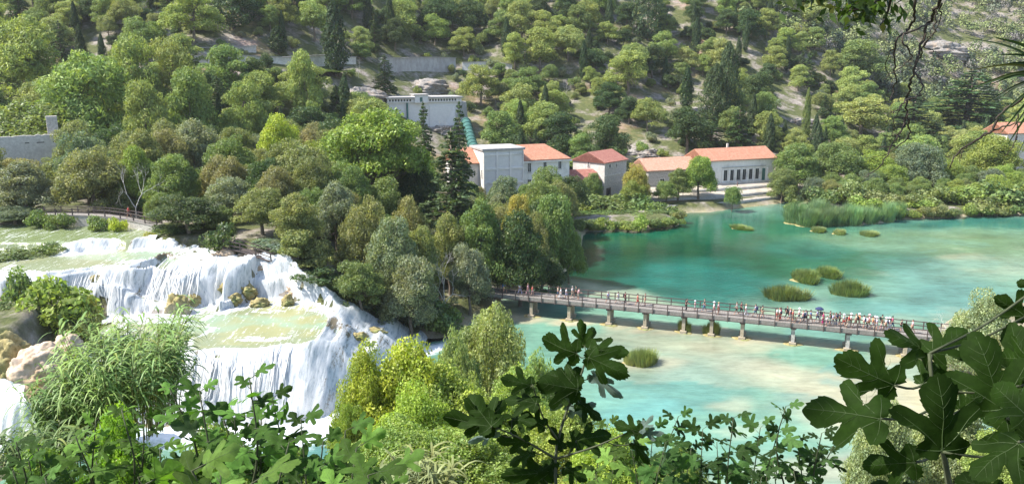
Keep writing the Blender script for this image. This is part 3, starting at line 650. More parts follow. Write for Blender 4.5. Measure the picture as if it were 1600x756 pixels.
# ================================================================ TREES THAT CAN BE TOLD APART
G = GRN
KEY = [
 # kind, px, top, width, Y, colour, label
 ('big', 588, 152, 196, 140, G['bright'], 'tallest bright green plane tree, rising in front of the grey valve house'),
 ('fine', 500, 215, 90, 143, G['bright'], 'bright green tree against the left flank of the tall plane tree'),
 ('fine', 432, 172, 88, 150, G['lime'], 'yellow-green tree standing alone left of the tall plane tree'),
 ('fine', 455, 246, 78, 128, G['lime'], 'small lime-green tree below the yellow-green one'),
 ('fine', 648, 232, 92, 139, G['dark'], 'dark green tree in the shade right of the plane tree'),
 ('con', 704, 204, 120, 131, G['con'], 'tall dark conifer in front of the left end of the white powerhouse'),
 ('con', 717, 158, 42, 176, G['con'], 'slim dark conifer rising before the green penstock'),
 ('con', 661, 160, 44, 176, G['con'], 'small dark conifer in front of the valve house wall'),
 ('fine', 752, 308, 100, 112, G['green'], 'domed bright green tree below the white tower of the powerhouse'),
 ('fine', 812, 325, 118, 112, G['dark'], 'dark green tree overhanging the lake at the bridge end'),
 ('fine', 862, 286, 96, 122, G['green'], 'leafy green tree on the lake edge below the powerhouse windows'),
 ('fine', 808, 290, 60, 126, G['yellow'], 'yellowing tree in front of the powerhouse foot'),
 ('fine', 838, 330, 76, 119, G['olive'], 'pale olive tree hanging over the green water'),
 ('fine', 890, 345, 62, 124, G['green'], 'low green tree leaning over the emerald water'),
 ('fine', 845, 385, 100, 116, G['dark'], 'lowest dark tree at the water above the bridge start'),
 ('fine', 290, 300, 138, 106, G['dark'], 'dark green oak above the upper waterfall'),
 ('fine', 245, 300, 60, 110, G['green'], 'fresh green tree left of the dark oak'),
 ('fine', 350, 275, 100, 114, G['grey'], 'grey-green tree behind the dark oak above the falls'),
 ('fine', 405, 290, 106, 105, G['olive'], 'olive-toned tree above the top right corner of the waterfall'),
 ('fine', 462, 300, 108, 101, G['olive'], 'broad olive green tree over the mossy steps of the falls'),
 ('fine', 520, 318, 104, 99, G['green'], 'green tree over the right edge of the falls'),
 ('fine', 566, 300, 104, 104, G['brown'], 'brownish tree behind the forest edge right of the falls'),
 ('fine', 610, 332, 110, 100, G['grey'], 'grey-green tree halfway between falls and bridge'),
 ('fine', 560, 400, 100, 95, G['green'], 'low green tree bending over the end of the falls'),
 ('fine', 640, 395, 116, 97, G['grey'], 'low grey-green willow leaning over the rapids'),
 ('fine', 655, 340, 88, 104, G['olive'], 'olive tree behind the willow by the rapids'),
 ('bare', 700, 385, 80, 102, None, 'half-dead grey tree at the left end of the footbridge'),
 ('fine', 733, 372, 84, 106, G['grey'], 'grey leafy tree above the left end of the footbridge'),
 ('fine', 700, 330, 90, 112, G['olive'], 'olive tree below the tall conifer'),
 ('fine', 640, 300, 84, 116, G['brown'], 'brown-green tree left of the tall conifer'),
 ('bare', 203, 232, 62, 112, None, 'bare white dead tree beside the walkway rail'),
 ('fine', 135, 222, 130, 119, G['brown'], 'wide brown-green tree above the river walkway'),
 ('fine', 30, 250, 120, 116, G['grey'], 'grey-green tree over the river at the left edge'),
 ('fine', 22, 240, 100, 131, G['brown'], 'brown-green tree in front of the ruined wall at the left edge'),
 ('fine', 84, 243, 84, 133, G['olive'], 'olive tree in front of the right end of the ruined wall'),
 ('fine', 20, 320, 100, 112, G['blue'], 'dark low tree at the water at the left edge'),
 ('fine', 205, 225, 74, 122, G['bright'], 'light green tree behind the bare white tree'),
 ('fine', 268, 232, 104, 120, G['green'], 'mid green rounded tree behind the bare white tree to its right'),
 ('fine', 300, 184, 112, 142, G['grey'], 'domed grey-green tree in the forest left of the yellow-green one'),
 ('fine', 352, 205, 100, 133, G['green'], 'green tree below the domed grey-green one'),
 ('fine', 258, 196, 90, 136, G['brown'], 'brown-tinged tree beside the domed grey-green one'),
 ('pine', 120, 68, 172, 165, G['pine'], 'huge pale green pine above the ruined white wall'),
 ('pine', 30, 15, 140, 195, G['pine'], 'tall pine in the top left corner'),
 ('broad', 55, 150, 180, 158, G['pine2'], 'spreading pine-green tree right behind the ruined wall'),
 ('pine', 195, 48, 120, 178, G['pine'], 'rounded pine between the huge pine and the terraces'),
 ('pine', 265, 52, 100, 182, G['pine'], 'pine with an open crown left of the stone terraces'),
 ('pine', 290, 102, 110, 168, G['pine2'], 'pine below the left end of the stone terraces'),
 ('pine', 220, 118, 90, 160, G['pine'], 'pale pine in the middle of the left woods'),
 ('pine', 378, 120, 86, 175, G['pine'], 'pale pine above the grey-green dome'),
 ('pine', 470, 75, 66, 205, G['pine'], 'upright young pine beside the tall cypress'),
 ('cyp', 520, 0, 34, 212, G['cyp'], 'tall dark cypress standing clear of the bare slope'),
 ('cypw', 360, -30, 60, 262, G['cyp'], 'wide dark cypress at the top left of the terraces'),
 ('cyp', 433, 40, 26, 235, G['cyp'], 'short dark cypress on the stone terrace'),
 ('con', 600, 85, 40, 215, G['con'], 'dark conifer left of the valve house'),
 ('fine', 528, 135, 34, 200, G['dark'], 'small round dark tree below the reddish bare rock'),
 ('cypw', 1015, -35, 44, 262, G['cyp2'], 'broad grey cypress high on the middle slope'),
 ('cypw', 1140, 66, 36, 248, G['cyp2'], 'tall broad cypress above the long orange-roofed building'),
 ('cypw', 1120, 100, 40, 240, G['cyp2'], 'second broad cypress above the long building'),
 ('cyp', 1075, 105, 18, 235, G['cyp'], 'thin cypress by the bare pink ground'),
 ('con', 1157, 165, 44, 226, G['con'], 'dark conifer just behind the long building'),
 ('con', 1113, 180, 50, 222, G['con'], 'squat dark conifer behind the orange roof'),
 ('cyp', 1264, 138, 12, 245, G['green'], 'very thin green cypress right of the long building'),
 ('con', 1430, 160, 110, 225, G['con'], 'wide dark cedar behind the hanging bare twigs'),
 ('con', 1520, 110, 150, 230, G['con'], 'great dark cedar left of the far red-roofed house'),
 ('pine', 1350, 150, 120, 250, G['pine3'], 'pale yellow-green pine right of the thin green cypress'),
 ('pine', 1345, 60, 90, 290, G['pine2'], 'pine with a dark hollow behind the hanging twigs'),
 ('fine', 1250, 222, 100, 205, G['green'], 'green tree at the right end of the long building'),
 ('fine', 1310, 218, 110, 208, G['green'], 'long low green tree over the gravel terrace'),
 ('fine', 1225, 262, 60, 199, G['green'], 'tree leaning over the quay beside the creek mouth'),
 ('fine', 1370, 232, 90, 210, G['bright'], 'light green tree right of the gravel terrace trees'),
 ('fine', 1440, 215, 100, 205, G['blue'], 'grey-green bushy tree above the far reed bank'),
 ('fine', 1560, 208, 110, 212, G['bright'], 'bright green tree below the far red-roofed house'),
 ('fine', 1095, 236, 70, 193, G['bright'], 'tree with yellowing top in front of the long building'),
 ('fine', 1062, 262, 50, 192, G['green'], 'dark green tree at the left part of the long building'),
 ('fine', 1042, 280, 48, 190, G['green'], 'low green tree by the terrace steps'),
 ('fine', 995, 252, 52, 189, G['yellow'], 'thin yellowish tree beside the stone house'),
 ('fine', 990, 278, 56, 187, G['bright'], 'rounded yellow-green tree below the stone house'),
 ('fine', 926, 268, 46, 187, G['green'], 'round green tree in front of the red-roofed annex'),
 ('broad', 1146, 288, 36, 187, G['green'], 'round green bush on the quay steps'),
]
BASEPX = {520: 118, 360: 44, 433: 86, 600: 150, 528: 180, 1015: 66, 1140: 196, 1120: 200, 1075: 176, 1157: 230, 1113: 232, 1264: 224, 1430: 228, 1520: 218, 1350: 215, 1345: 130}
def march(px, py, Y0=196, Y1=520):
    for Y in np.arange(Y0, Y1, 1.):
        p = on_y(px, py, Y)
        if gz(p[0], Y) > p[2]: return Y
    return Y1
KEY = [(k, px, tp, wd, march(px, BASEPX[px]) if px in BASEPX else Y, c, lab) for k, px, tp, wd, Y, c, lab in KEY]
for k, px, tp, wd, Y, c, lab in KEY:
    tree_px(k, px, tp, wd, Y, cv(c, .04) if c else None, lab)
# ================================================================ FOREST FILL (individual trees)
keys = [(on_y(k[1], k[2], k[4])[0], k[4], k[3] * k[4] / F / 2) for k in KEY]
AVOID = [(700, 905, 178, 205), (880, 1010, 184, 210), (1000, 1232, 184, 226), (600, 760, 205, 250), (-60, 125, 126, 162), (1535, 1700, 215, 240)]
BARE = [(560, 140, 62, 22), (1030, 168, 46, 20), (1100, 160, 30, 34), (672, 128, 80, 28), (935, 205, 46, 26), (1245, 185, 34, 40), (345, 92, 70, 14), (560, 110, 60, 12), (770, 190, 40, 28), (905, 175, 25, 18), (1215, 150, 26, 20),
        (1060, 20, 20, 16), (830, 60, 14, 12), (690, 185, 60, 40), (915, 215, 60, 26), (1015, 225, 50, 14), (420, 96, 100, 12), (650, 100, 80, 16), (740, 120, 30, 30), (1180, 120, 16, 30), (970, 20, 20, 14), (1480, 60, 46, 60), (1400, 20, 30, 30)]
def free(px, py, X, Y):
    for a, b, c, d in AVOID:
        if a < px < b and c - 7 < Y < d: return False
    return True
def bare_here(px, py):
    for a, b, c, d in BARE:
        if ((px - a) / c) ** 2 + ((py - b) / d) ** 2 < 1: return True
    return False
zones = [(-200, 330, 'on the slope at the upper left'), (330, 560, 'around the stone terraces'), (560, 800, 'above the grey valve house'), (800, 960, 'on the slope above the white powerhouse'),
         (960, 1100, 'on the slope above the stone house'), (1100, 1300, 'on the slope above the long orange-roofed building'), (1300, 1900, 'on the far slope at the upper right')]
def zone(px):
    for a, b, n in zones:
        if a <= px < b: return n
    return zones[-1][2]
placed = []
def near(X, Y, r, tight=.27):
    for a, b, rr in placed:
        if (a - X) ** 2 + (b - Y) ** 2 < (r + rr) ** 2 * tight: return True
    for a, b, rr in keys:
        if (a - X) ** 2 + (b - Y) ** 2 < ((max(rr * .75, 1) + r * .6) * (1 if tight > .1 else .5)) ** 2: return True
    return False
cnt = dict(pine=0, cyp=0, broad=0, shrub=0, con=0, fine=0)
def fill(n, Yr, pxr, kinds, tries=30000, cond=None, szr=(.62, 1.22), lim=None, tight=.27):
    k = 0
    for t in range(tries):
        if k >= n: break
        px = random.uniform(*pxr); Y = random.uniform(*Yr); X = (px - CX) / F * Y / .975
        if cond and not cond(X, Y, px): continue
        z = gz(X, Y)
        if z < .6: continue
        bx, by = proj(X, Y, z); bx = float(bx); by = float(by)
        _, ty = proj(X, Y, z + 9)
        if float(ty) > 760 or by < -14: continue
        if not free(bx, by, X, Y): continue
        kd = random.choices([q[0] for q in kinds], [q[1] for q in kinds])[0]
        _, hh, ww, cols = next(q[:1] + q[2:] for q in kinds if q[0] == kd)
        s = random.uniform(*szr); h = hh * s; wd = ww * s * random.uniform(.9, 1.12)
        if near(X, Y, wd / 2, tight): continue
        if kd != 'shrub' and (bare_here(bx, by) or bare_here(bx, by - 12)): continue
        if kd == 'shrub' and bare_here(bx, by) and random.random() < .6: continue
        cn = random.choice(cols); yield_label(kd, X, Y, z, h, wd, cn, bx, by)
        placed.append((X, Y, wd / 2)); k += 1
CN = dict(pine='yellow-green', pine2='mid green', pine3='pale green', dark='dark green', olive='olive', brown='brownish', grey='grey-green', blue='bluish green', green='green', bright='bright green', lime='lime', cyp='blackish', cyp2='greyish', con='dark', pale='pale', yellow='yellowing')
def yield_label(kd, X, Y, z, h, wd, cn, px, py):
    noun = dict(pine='pine', broad='broadleaf tree', fine='broadleaf tree', cyp='slender cypress', cypw='broad cypress', con='conifer', shrub='shrub', bush='evergreen bush')[kd]
    if kd == 'fine' or (kd in ('broad', 'bush') and Y < 178):
        zn = 'in the wood between the falls and the powerhouse' if px > 380 else 'in the wood left of the waterfalls'
        if px > 900: zn = 'on the bank right of the buildings'
    else: zn = zone(px)
    sz = 'tall' if h > dict(pine=11.5, broad=10, fine=10, cyp=12, cypw=12, con=11, shrub=1.8, bush=4.6)[kd] else 'small'
    tree(kd, X, Y, z, h, wd, cv(G[cn]), f'{sz} {CN[cn]} {noun} {zn}', f'{sz} {CN[cn]} {noun}s {zn}')
KM['bush'] = [crown_broad(i + 140, per=150, leaf=.55, nn=34, lumps=1.1, skirt=1.) for i in range(3)]; KH['bush'] = 9.8; KR['bush'] = 5; NAME['bush'] = 'evergreen_bush'; CAT['bush'] = 'bush'
fill(150, (92, 176), (-70, 900), [('fine', 1, 10.5, 9.5, ['olive', 'green', 'grey', 'brown', 'green', 'olive', 'blue', 'dark'])],
     cond=lambda X, Y, px: (Y > (np.interp(X, *R_EDGE) + 4 if X > -46 else 117)) and _bil(_SG, X, Y) > 3)
fill(80, (95, 165), (-70, 720), [('bush', 1, 4.2, 5.4, ['green', 'olive', 'dark', 'green'])], cond=lambda X, Y, px: (Y > (np.interp(X, *R_EDGE) + 3 if X > -46 else 114)) and _bil(_SG, X, Y) > 2, tight=.08)
fill(46, (188, 214), (1215, 1660), [('fine', 1, 7.5, 9, ['green', 'bright', 'olive', 'blue', 'green'])], cond=lambda X, Y, px: _bil(_SG, X, Y) > 3)
fill(290, (160, 345), (-60, 1250), [('pine', .78, 12.5, 14., ['pine', 'pine', 'pine2', 'pine3', 'dark']), ('cyp', .17, 12.5, 2.8, ['cyp', 'cyp2']), ('con', .05, 11, 5.5, ['con']), ('broad', .08, 7, 7, ['green', 'olive'])],
     cond=lambda X, Y, px: Y > (178 if px < 250 else 184 if px < 600 else 212))
fill(120, (212, 330), (1180, 1660), [('pine', .74, 11.5, 13., ['pine3', 'pine3', 'pine', 'pine2']), ('cyp', .14, 11, 2.4, ['cyp2', 'cyp2']), ('con', .06, 9, 5, ['con']), ('broad', .1, 6, 7, ['green', 'olive'])])
fill(215, (186, 345), (-60, 1660), [('bush', 1, 4.6, 5.6, ['dark', 'green', 'olive', 'cyp2', 'con', 'pine2'])], szr=(.6, 1.3))
fill(270, (188, 345), (-60, 1660), [('shrub', 1, 2.6, 3.6, ['green', 'olive', 'dark', 'grey', 'pine'])], szr=(.6, 1.5))
for px, py in ((640, 178), (690, 215), (775, 160), (885, 150), (880, 180), (1010, 120), (1250, 110), (150, 15), (230, 30), (1330, 100), (1290, 40), (560, 120)):
    Y = 250
    for Y in np.arange(200, 420, 2.):
        p = on_y(px, py, Y)
        if gz(p[0], Y) > p[2] - 1: break
    tree('bare', p[0], Y, gz(p[0], Y), 7, 4, None, 'bare grey dead tree among the pines on the hillside', 'dead trees on the hillside')
# far wood on the upper right hill: thousands of small crowns that read as one mass
def woodland(name, n, pxr, Yr, label, seed, cols, hh=7.):
    rg = np.random.default_rng(seed); V = []; Fs = []; c0 = 0; CC = []
    for t in range(n):
        px = rg.uniform(*pxr); Y = rg.uniform(*Yr); X = (px - CX) / F * Y
        z = gz(X, Y); bx, by = proj(X, Y, z)
        if by < -25 or bare_here(float(bx), float(by)) and rg.random() < .7: continue
        if rg.random() > .62 + .5 * float(fbm(np.array([X]), np.array([Y]), 30, 2)[0]): continue
        dead = rg.random() < .18; tall = rg.random() < .22; h = hh * rg.uniform(.7, 1.2) * (1.2 if tall else 1); r = (1.0 if tall else 3.0) * rg.uniform(.8, 1.2)
        k = 170; d = sphere_pts(k, rg); d[:, 2] = np.abs(d[:, 2]) if not tall else d[:, 2]
        lump = 1 + .3 * np.sin(d[:, 0] * 6 + X) * np.sin(d[:, 1] * 6 + Y)
        P = np.array([X, Y, z + h * (.5 if tall else .45)]) + d * np.array([r, r, h * .5]) * lump[:, None] * rg.uniform(.75, 1.05, (k, 1))
        q, f = quads(P, rg.uniform(.6, 1.2, k) * (.6 if dead else 1), d, rg, .6, .7); V.append(q); Fs.append(f + c0); c0 += len(q)
        c = np.array(G[cols[rg.integers(len(cols))]]) * rg.uniform(.85, 1.15); c = np.array([.20, .185, .165]) if dead else (np.array(G['cyp2']) * 1.2 if tall else c)
        CC.append(np.tile(c, (len(q), 1)))
    m, nt, bs, out = new_mat('distant_foliage'); at = N(nt, 'Attribute', attribute_name='tint'); ge = N(nt, 'NewGeometry')
    v = N(nt, 'MapRange'); v.inputs[3].default_value = .7; v.inputs[4].default_value = 1.35; nt.links.new(ge.outputs['Random Per Island'], v.inputs[0])
    sc = N(nt, 'VectorMath', operation='SCALE'); nt.links.new(at.outputs['Color'], sc.inputs[0]); nt.links.new(v.outputs[0], sc.inputs[3]); nt.links.new(sc.outputs[0], bs.inputs['Base Color']); bs.inputs['Roughness'].default_value = .7
    o = link(name, mesh(name, np.concatenate(V), np.concatenate(Fs), m, attrs={'tint': np.concatenate(CC)})); tag(o, label, 'woodland', kind='stuff')
woodland('woodland', 3400, (1150, 1750), (325, 560), 'far pine and cypress wood covering the upper right hillside', 11, ['pine3', 'pine3', 'pine', 'grey', 'pine2'])
woodland('woodland', 900, (-150, 1180), (338, 420), 'far pine wood along the crest of the hillside', 12, ['pine', 'pine2', 'pine3'], 9)
# ================================================================ ROCKS AND MOSS MOUNDS
def rock_mesh(seed, rx, ry, rz, rough=.28, sub=4, freq=1.0, facet=.0):
    bm = bmesh.new(); bmesh.ops.create_icosphere(bm, subdivisions=sub, radius=1)
    V = np.array([v.co[:] for v in bm.verts]); o = seed * 7.3
    f1 = fbm(V[:, 0] * 3 + o, V[:, 1] * 3 + V[:, 2] * 2.1, 1.6 / freq, 4); f2 = fbm(V[:, 2] * 5 + o, V[:, 0] * 2 - V[:, 1] * 2, .9 / freq, 3)
    k = 1 + rough * (f1 + .6 * np.abs(f2)); V = V * k[:, None] * np.array([rx, ry, rz])
    Fc = np.array([[v.index for v in f.verts] for f in bm.faces]); bm.free(); return V, Fc
def rock(name, x, y, z, rx, ry, rz, mat, label, cat, seed=1, rough=.3, group=None, rot=0, sub=5):
    V, Fc = rock_mesh(seed, rx, ry, rz, rough, sub); o = link(name, mesh(name, V, Fc, mat, True), loc=(x, y, z), rot=(0, 0, rot)); tag(o, label, cat, group); return o
p = on_y(66, 570, 67); rock('boulder', p[0], 67, p[2] - 1.6, 2.7, 2.4, 3.4, M['tufa'], 'big tan tufa boulder left of the waterfalls', 'boulder', 3, .24, sub=6)
p = on_y(98, 548, 68); rock('boulder', p[0], 69, p[2] - .8, 1.3, 1.4, 1.9, M['tufa'], 'smaller tan boulder leaning on the big one', 'boulder', 5, .24)
p = on_y(12, 565, 68); rock('boulder', p[0], 68.5, p[2] - 1.5, 1.9, 2, 3.8, M['moss'], 'ochre mossy rock beside the small left cascade', 'boulder', 6, .35)
for i, (px, py, z, rx, ry, rz, lab) in enumerate([
    (350, 448, 8.2, .9, .8, 1.1, 'tall moss-covered knob in the middle of the upper falls'), (365, 462, 7.6, .9, .8, .8, 'ochre moss knob below the tall one'), (385, 450, 8.0, 1.3, .9, .9, 'brown moss mound right of the tall knob'),
    (405, 470, 7.0, 1.2, .8, .8, 'green and brown moss mound at the pool edge'), (448, 466, 7.2, .9, .7, .9, 'pale moss knob in the right-hand rapids'), (275, 478, 7.3, 1.6, .8, 1.9, 'large mossy hump half under the upper falls'),
    (300, 465, 7.6, .9, .7, .9, 'mossy step beside the large hump'), (150, 432, 10.3, 1.0, .6, .9, 'dark mossy outcrop splitting the upper lip'), (152, 492, 6.8, .9, .9, 1.1, 'mossy stone at the foot of the left curtain'),
    (275, 440, 9.2, .8, .5, .7, 'little moss patch high in the upper falls'), (585, 512, 3.6, 1.5, .7, .5, 'flat moss ledge on the right flank of the lower falls'), (600, 540, 2.0, 1.4, .7, .6, 'low moss ledge nearest the lake on the right flank'), (560, 520, 4.6, 1.2, .6, .6, 'upper moss ledge on the right flank of the lower falls'), (628, 522, 1.2, 1.1, .5, .4, 'small moss stone in the rapids by the lake')]):
    q = on_z(px, py, z); rock('moss_mound', q[0], q[1] + .3, z - .55, rx * .85, ry, rz * .8, M['moss'], lab, 'mossy rock', 10 + i, .55)
for i, (px, py, Y, s, lab) in enumerate([(1005, 232, 208, 5, 'grey limestone outcrop behind the long building'), (690, 195, 232, 5, 'pale rock below the valve house'), (665, 128, 262, 8, 'rocky face under the long retaining wall'),
    (565, 140, 240, 7, 'reddish bare rock beside the tall cypress'), (905, 215, 214, 3, 'grey boulder above the stone house'), (1250, 185, 250, 6, 'pale rock above the quay trees'), (1100, 165, 250, 5, 'smooth bare rock beside the broad cypress'), (1465, 70, 420, 14, 'pale limestone cliff on the far slope')]):
    q = on_y(px, py, Y); zz = gz(q[0], Y); Y = march(px, py + 8, 196); q = on_y(px, py, Y); s *= .62; zz = gz(q[0], Y); rock('rock_outcrop', q[0], Y, zz - s * .25, s * 1.5, s, s * .55, M['rock'], lab, 'rock', 30 + i, .6)
# ================================================================ SHRUBS, REEDS AND WATER PLANTS
SH_ = [(80, 438, 130, 79, G['bright'], 'bright green bush above the tan boulder'), (30, 425, 80, 86, G['green'], 'green bush at the left edge above the boulder'), (22, 388, 90, 97, G['green'], 'dark bush by the river at the left edge'),
       (76, 378, 60, 99, G['green'], 'round bush on the river bank'), (180, 338, 34, 107, G['lime'], 'small lime-green bush in front of the walkway'), (235, 366, 30, 104, G['yellow'], 'little yellow bush on the lip of the falls'),
       (430, 398, 40, 100, G['blue'], 'grey-blue bush beside the mossy steps'), (520, 430, 66, 97, G['dark'], 'dark bush hanging over the right end of the falls'), (5, 470, 60, 80, G['green'], 'shaded bush at the left edge beside the boulder'),
       (125, 484, 70, 77, G['olive'], 'ochre bush behind the tan boulder'), (142, 470, 40, 79, G['yellow'], 'small yellow shrub beside the upper falls')]
for px, tp, wd, Y, c, lab in SH_: tree_px('shrub', px, tp, wd, Y, cv(c), lab, sink=.4)
for i, t in enumerate(np.linspace(0, 1, 15)):
    px = 345 + t * 345; py = float(np.interp(px, [235, 300, 350, 385, 425, 470, 500, 560, 600, 640, 690], [384, 388, 402, 412, 425, 452, 470, 484, 494, 508, 528])); Y = float(on_z(px, py, np.interp(px, [350, 500, 690], [11, 6.8, .5]))[1]) + 2.6
    if 355 < px < 415: continue
    tree_px('shrub', px, py - random.uniform(44, 62), random.uniform(64, 84), Y, cv(random.choice([G['green'], G['dark'], G['olive'], G['blue']])), 'low bush along the forest edge right of the waterfalls', 'low bushes along the forest edge', sink=.6)
for px, tp, wd, Y in ((925, 306, 74, 182), (962, 302, 84, 184), (1000, 306, 84, 184), (1036, 316, 60, 181), (940, 326, 70, 178), (985, 326, 80, 178), (1025, 332, 60, 178), (915, 332, 50, 177), (960, 342, 50, 176), (1045, 340, 34, 178)):
    tree_px('shrub', px, tp, wd, Y, cv(G['green']), 'leafy shrub on the low bank left of the quay', 'shrubs on the low bank left of the quay', sink=.5)
for px, py in ((908, 360), (925, 359), (944, 359), (962, 359), (982, 359), (1002, 358), (1022, 357), (1040, 355), (1054, 352), (1062, 347), (1046, 342), (1022, 337)):
    q = on_z(px, py, .4); tree('shrub', q[0], q[1] + .6, .1, random.uniform(2.0, 3.2), random.uniform(4.4, 6), cv(random.choice([G['green'], G['bright'], G['olive']])), 'low bush at the water edge left of the quay', 'low bushes at the water edge left of the quay')
for px, tp, wd, Y in ((95, 330, 46, 108.5), (150, 336, 40, 107.5), (262, 352, 50, 106), (60, 326, 50, 109.5)):
    tree_px('shrub', px, tp, wd, Y, cv(G['green']), 'shrub growing against the footing of the left walkway', 'shrubs against the footing of the left walkway', sink=.3)
for px, py in ((1405, 341), (1428, 341), (1450, 341), (1472, 341), (1495, 339), (1518, 338), (1540, 337), (1562, 336), (1585, 336), (1610, 336), (1236, 330), (1240, 320)):
    q = on_z(px, py, .4); tree('shrub', q[0], q[1] + 1.2, .1, random.uniform(1.8, 3.4), random.uniform(4.6, 6.4), cv(random.choice([G['green'], G['bright'], G['olive']])), 'low bush on the far shore right of the reeds', 'low bushes on the far shore right of the reeds')
for px, tp, wd, Y in ((1285, 290, 66, 184), (1330, 285, 66, 186), (1380, 296, 70, 184), (1420, 300, 60, 184), (1460, 288, 80, 188), (1510, 290, 80, 187), (1560, 280, 90, 188), (1610, 284, 80, 188), (1350, 305, 60, 180), (1440, 312, 60, 182), (1540, 305, 70, 184)):
    tree_px('shrub', px, tp, wd, Y, cv(random.choice([G['green'], G['olive'], G['bright']])), 'shrub behind the far reed bank', 'shrubs behind the far reed bank', sink=.5)
M['reed'] = leaf_material('reed_blades', transl=.3, rough=.5, spec=.3, vary=.35, yellow=.1)
REED = [blades(200 + i, 900, 2.2, .055, .45, 'blades', M['reed'], .25, 1.0, 4) for i in range(3)]
TUFT = [blades(210 + i, 1300, 1.5, .05, .42, 'blades', M['reed'], .22, 1.35, 4) for i in range(3)]
def reed(name, px, py, wpx, h, col, label, group=None, kind=0, z=0., deep=.6):
    q = on_z(px, py, z); s = wpx * q[1] / F / 2; ms = (REED, TUFT)[kind]; H = 2.2 if kind == 0 else 1.5
    z0 = max(z - .25, -.3); t = empty(name, (q[0], q[1] + s * deep * .4, z0), 0, label, 'reeds' if kind == 0 else 'tussock', group)
    o = link('blades', random.choice(ms), t, rot=(0, 0, random.random() * 6), scale=(s / 1.5, s / 1.5 * deep, h / H), color=cv(col))
    link('blades', random.choice(ms), t, loc=(random.uniform(-.4, .4) * s, random.uniform(-.3, .3) * s, 0), rot=(0, 0, random.random() * 6), scale=(s / 2.4, s / 2.2 * deep, h / H * 1.3), color=cv(col, .3))
    V, Fc = rock_mesh(int(px), s * .85, s * .85 * deep, .45, .2, 3); link('root_mound', mesh('root_mound', V, Fc, M['moss'], True), t)
    return t
for px, py, wd, h, lab in ((1232, 468, 76, 2.3, 'left tussock of reeds in the lake behind the bridge'), (1260, 440, 62, 2.0, 'far left tussock of reeds in the lake'), (1298, 432, 56, 1.8, 'far right tussock of reeds in the lake'), (1330, 462, 64, 2.5, 'right tussock of reeds in the lake behind the bridge'), (1160, 358, 46, 1., 'flat weedy islet off the quay')):
    reed('reed_tussock', px, py, wd, h * .82, (.10, .135, .045), lab, kind=1)
for px, py, wd, h, lab in ((1070, 517, 26, 1.6, 'tussock growing round the fifth bridge pier'), (1112, 521, 30, 1.7, 'tussock growing round the sixth bridge pier')):
    reed('grass_tussock', px, py + 1, wd, h, (.16, .18, .05), lab, kind=1)
for px, py, wd, h, lab in ((1010, 570, 52, 1.9, 'grassy islet in the shallows behind the fig branch'),(985, 568, 36, 1.5, 'smaller grassy islet beside the fig branch')): reed('grass_tussock', px, py, wd, h, (.15, .19, .06), lab, kind=1)
for i, (px, py) in enumerate(((1245, 350), (1262, 354), (1285, 353), (1310, 352), (1335, 352), (1358, 349), (1382, 347), (1270, 343), (1300, 343), (1330, 342), (1400, 342))):
    reed('reed_clump', px, py, 46, random.uniform(3.2, 4.4), (.12, .19, .09), 'tall blue-green reeds along the point of the far bank', 'reeds along the point of the far bank', 0, deep=.8)
for i, (px, py, wd, lab) in enumerate(((1280, 362, 36, 'low weedy islet in front of the reed bank'), (1312, 366, 30, 'second low weedy islet in front of the reed bank'), (1362, 368, 40, 'faint weedy shoal right of the low islets'))):
    reed('weed_islet', px, py, wd, 1.0, (.14, .18, .07), lab, kind=1)
# ================================================================ BUILDINGS
def frame(p0, p1, dep):
    """local frame: x along the front from p0 to p1 (plan), y to the back"""
    a = math.atan2(p1[1] - p0[1], p1[0] - p0[0]); L = math.hypot(p1[0] - p0[0], p1[1] - p0[1]); return a, L
def gable_roof(L, D, z, rise, ov=.5, th=.22, hip=(0, 0)):
    """roof along x; hip=(left,right) insets of the ridge"""
    y0, y1 = -ov, D + ov; x0, x1 = -ov, L + ov; ym = D / 2; k = rise / (D / 2); ze = z - ov * k
    V = [(x0, y0, ze), (x1, y0, ze), (x1, y1, ze), (x0, y1, ze), (x0 + hip[0], ym, z + rise), (x1 - hip[1], ym, z + rise)]
    V += [(a, b, c + th) for a, b, c in V]
    F_ = [(6, 7, 11, 10), (8, 9, 10, 11), (7, 8, 11), (9, 6, 10), (1, 0, 4, 5), (3, 2, 5, 4), (2, 1, 5), (0, 3, 4), (0, 1, 7, 6), (1, 2, 8, 7), (2, 3, 9, 8), (3, 0, 6, 9)]
    return V, F_
def walls(L, D, h, zb=-3, rise=0, gable=(True, True)):
    V = [(0, 0, zb), (L, 0, zb), (L, D, zb), (0, D, zb), (0, 0, h), (L, 0, h), (L, D, h), (0, D, h)]
    F_ = [(0, 1, 5, 4), (1, 2, 6, 5), (2, 3, 7, 6), (3, 0, 4, 7), (4, 5, 6, 7)]
    if rise:
        V += [(0, D / 2, h + rise), (L, D / 2, h + rise)]
        if gable[0]: F_ += [(4, 7, 8)]
        if gable[1]: F_ += [(6, 5, 9)]
    return V, F_
def part(name, parent, V, F_, mat, smooth=False): return link(name, mesh(name, V, F_, mat, smooth), parent)
def bx(name, parent, x0, x1, y0, y1, z0, z1, mat):
    return MB().box(x0, x1, y0, y1, z0, z1).build(name, mat, parent)
